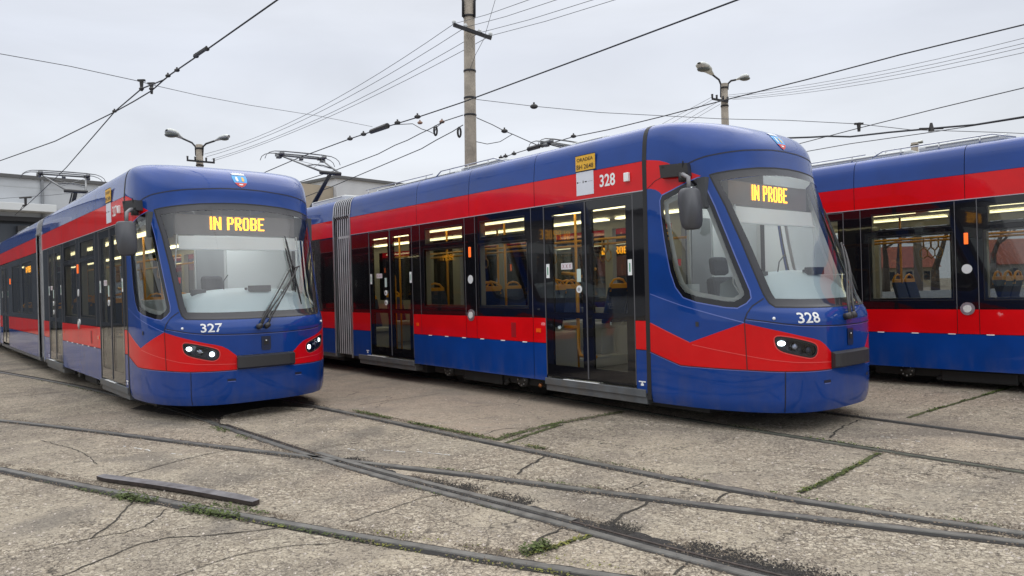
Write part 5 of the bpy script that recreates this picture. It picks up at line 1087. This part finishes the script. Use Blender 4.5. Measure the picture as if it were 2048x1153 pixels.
# houses beyond the right hand tram
def house(x, y, ang, L_, D_, H_, rh, label, mw, mr):
    r_ = empty('house', (x, y, 0), (0, 0, ang)); tag(r_, label, 'house', 'houses beyond the yard'); MB().box(0, L_, 0, D_, 0, H_).build('wall', mw, r_)
    g_ = MB(); e_ = .5; a = (-e_, -e_, H_-.1); b = (L_+e_, -e_, H_-.1); c = (L_+e_, D_+e_, H_-.1); d = (-e_, D_+e_, H_-.1); p = (-e_, D_/2, H_+rh); q = (L_+e_, D_/2, H_+rh)
    g_.quad(a, b, q, p); g_.quad(d, c, q, p); g_.poly([a, d, p]); g_.poly([b, c, q]); ro = g_.build('roof', mr, r_); MB().box(L_*.3, L_*.3+.7, D_*.45, D_*.45+.6, H_+rh-1, H_+rh+.8).build('chimney', mat('chimney_brick', (.2, .08, .05), .9), ro)
    for k in range(int(L_/2.4)):
        wn = MB().box(1+k*2.4, 2+k*2.4, -.04, .0, 1.0, 2.2).build('window', GRW, r_); MB().box(1.08+k*2.4, 1.92+k*2.4, -.06, -.04, 1.08, 2.32).build('pane', DARKG, wn)
TILE = mat('clay_tiles', (.26, .075, .045), .85, var=(3, .3)); CREAM = mat('cream_wall', (.45, .38, .27), .85, var=(2, .1)); GRW = mat('grey_house_wall', (.35, .34, .32), .85)
house(40, 108, R(-8), 22, 10, 3.0, 3.2, 'low house with a clay tile roof behind the bare trees, left one', CREAM, TILE)
house(68, 100, R(-12), 24, 10, 3.0, 3.6, 'low house with a clay tile roof behind the bare trees, middle one', GRW, TILE)
house(96, 92, R(-18), 26, 10, 3.2, 3.2, 'low house with a clay tile roof behind the bare trees, right one', CREAM, TILE)
# ---------------------------------------------------------------- bare trees
BARK = mat('bark_grey_brown', (.07, .055, .045), .95, bump=(12, 1, .03))
def bare_tree(x, y, H_, seed, label):
    rr = random.Random(seed); root = empty('bare_tree', (x, y, 0)); tag(root, label, 'tree', 'bare trees beyond the yard'); tr = MB(); br = MB(); cnt = [0]
    def grow(mb, p, d, L_, r_, lvl):
        n = 4; P = [p]; q = p
        for k in range(n): d = (d+Vector((rr.gauss(0, .13), rr.gauss(0, .13), rr.gauss(.03, .08)))).normalized(); q = q+d*L_/n; P.append(q)
        mb.tube(P, [r_*(1-.12*k) for k in range(n+1)], 6 if lvl < 2 else 3, False)
        if lvl >= 5: return
        for k in range(3 if lvl < 4 else 4):
            a = rr.uniform(0, 6.28); e_ = rr.uniform(.45, .95); side = d.orthogonal().normalized(); side = Matrix.Rotation(a, 3, d) @ side; nd = (d*math.cos(e_)+side*math.sin(e_)).normalized()
            grow(br, P[rr.choice((2, 3, 4))] if k else P[-1], nd, L_*rr.uniform(.58, .78), r_*(.5 if k else .62), lvl+1)
    tr.tube([(0,0,0), (.03,.02,H_*.28)], [.2, .15], 10); grow(br, Vector((.03, .02, H_*.28)), Vector((0, 0, 1)), H_*.26, .13, 0)
    tr.build('trunk', BARK, root, True); br.build('crown', BARK, root)
for i, (px, d, top_) in enumerate(((1625, 40, 330), (1770, 34, 318), (1797, 44, 290), (1868, 30, 318), (1985, 34, 305), (2100, 36, 290))):
    p = aty(px, 500, d); hh = aty(px, top_, d).z; bare_tree(p.x, p.y, hh, 20+i, ['bare twiggy tree whose top shows right beside the nose of tram 328', 'bare tree seen through the left window of the right hand tram', 'bare tree whose fine twigs rise left of the distant lamp post', 'bare tree showing right of the distant lamp post', 'bare tree behind the middle windows of the right hand tram', 'bare tree at the far right behind the right hand tram'][i])
hd_ = MB(); rr = random.Random(2)
house(12, 104, R(-3), 24, 10, 3.0, 3.0, 'low clay tiled house at the left end of the row beyond the yard', GRW, TILE)
hg = MB().box(8, 90, 26.6, 26.7, .1, 1.0); fo = hg.build('yard_fence', mat('fence_pale', (.42, .44, .45), .5)); tag(fo, 'pale low yard fence beyond the right hand tram', 'fence')
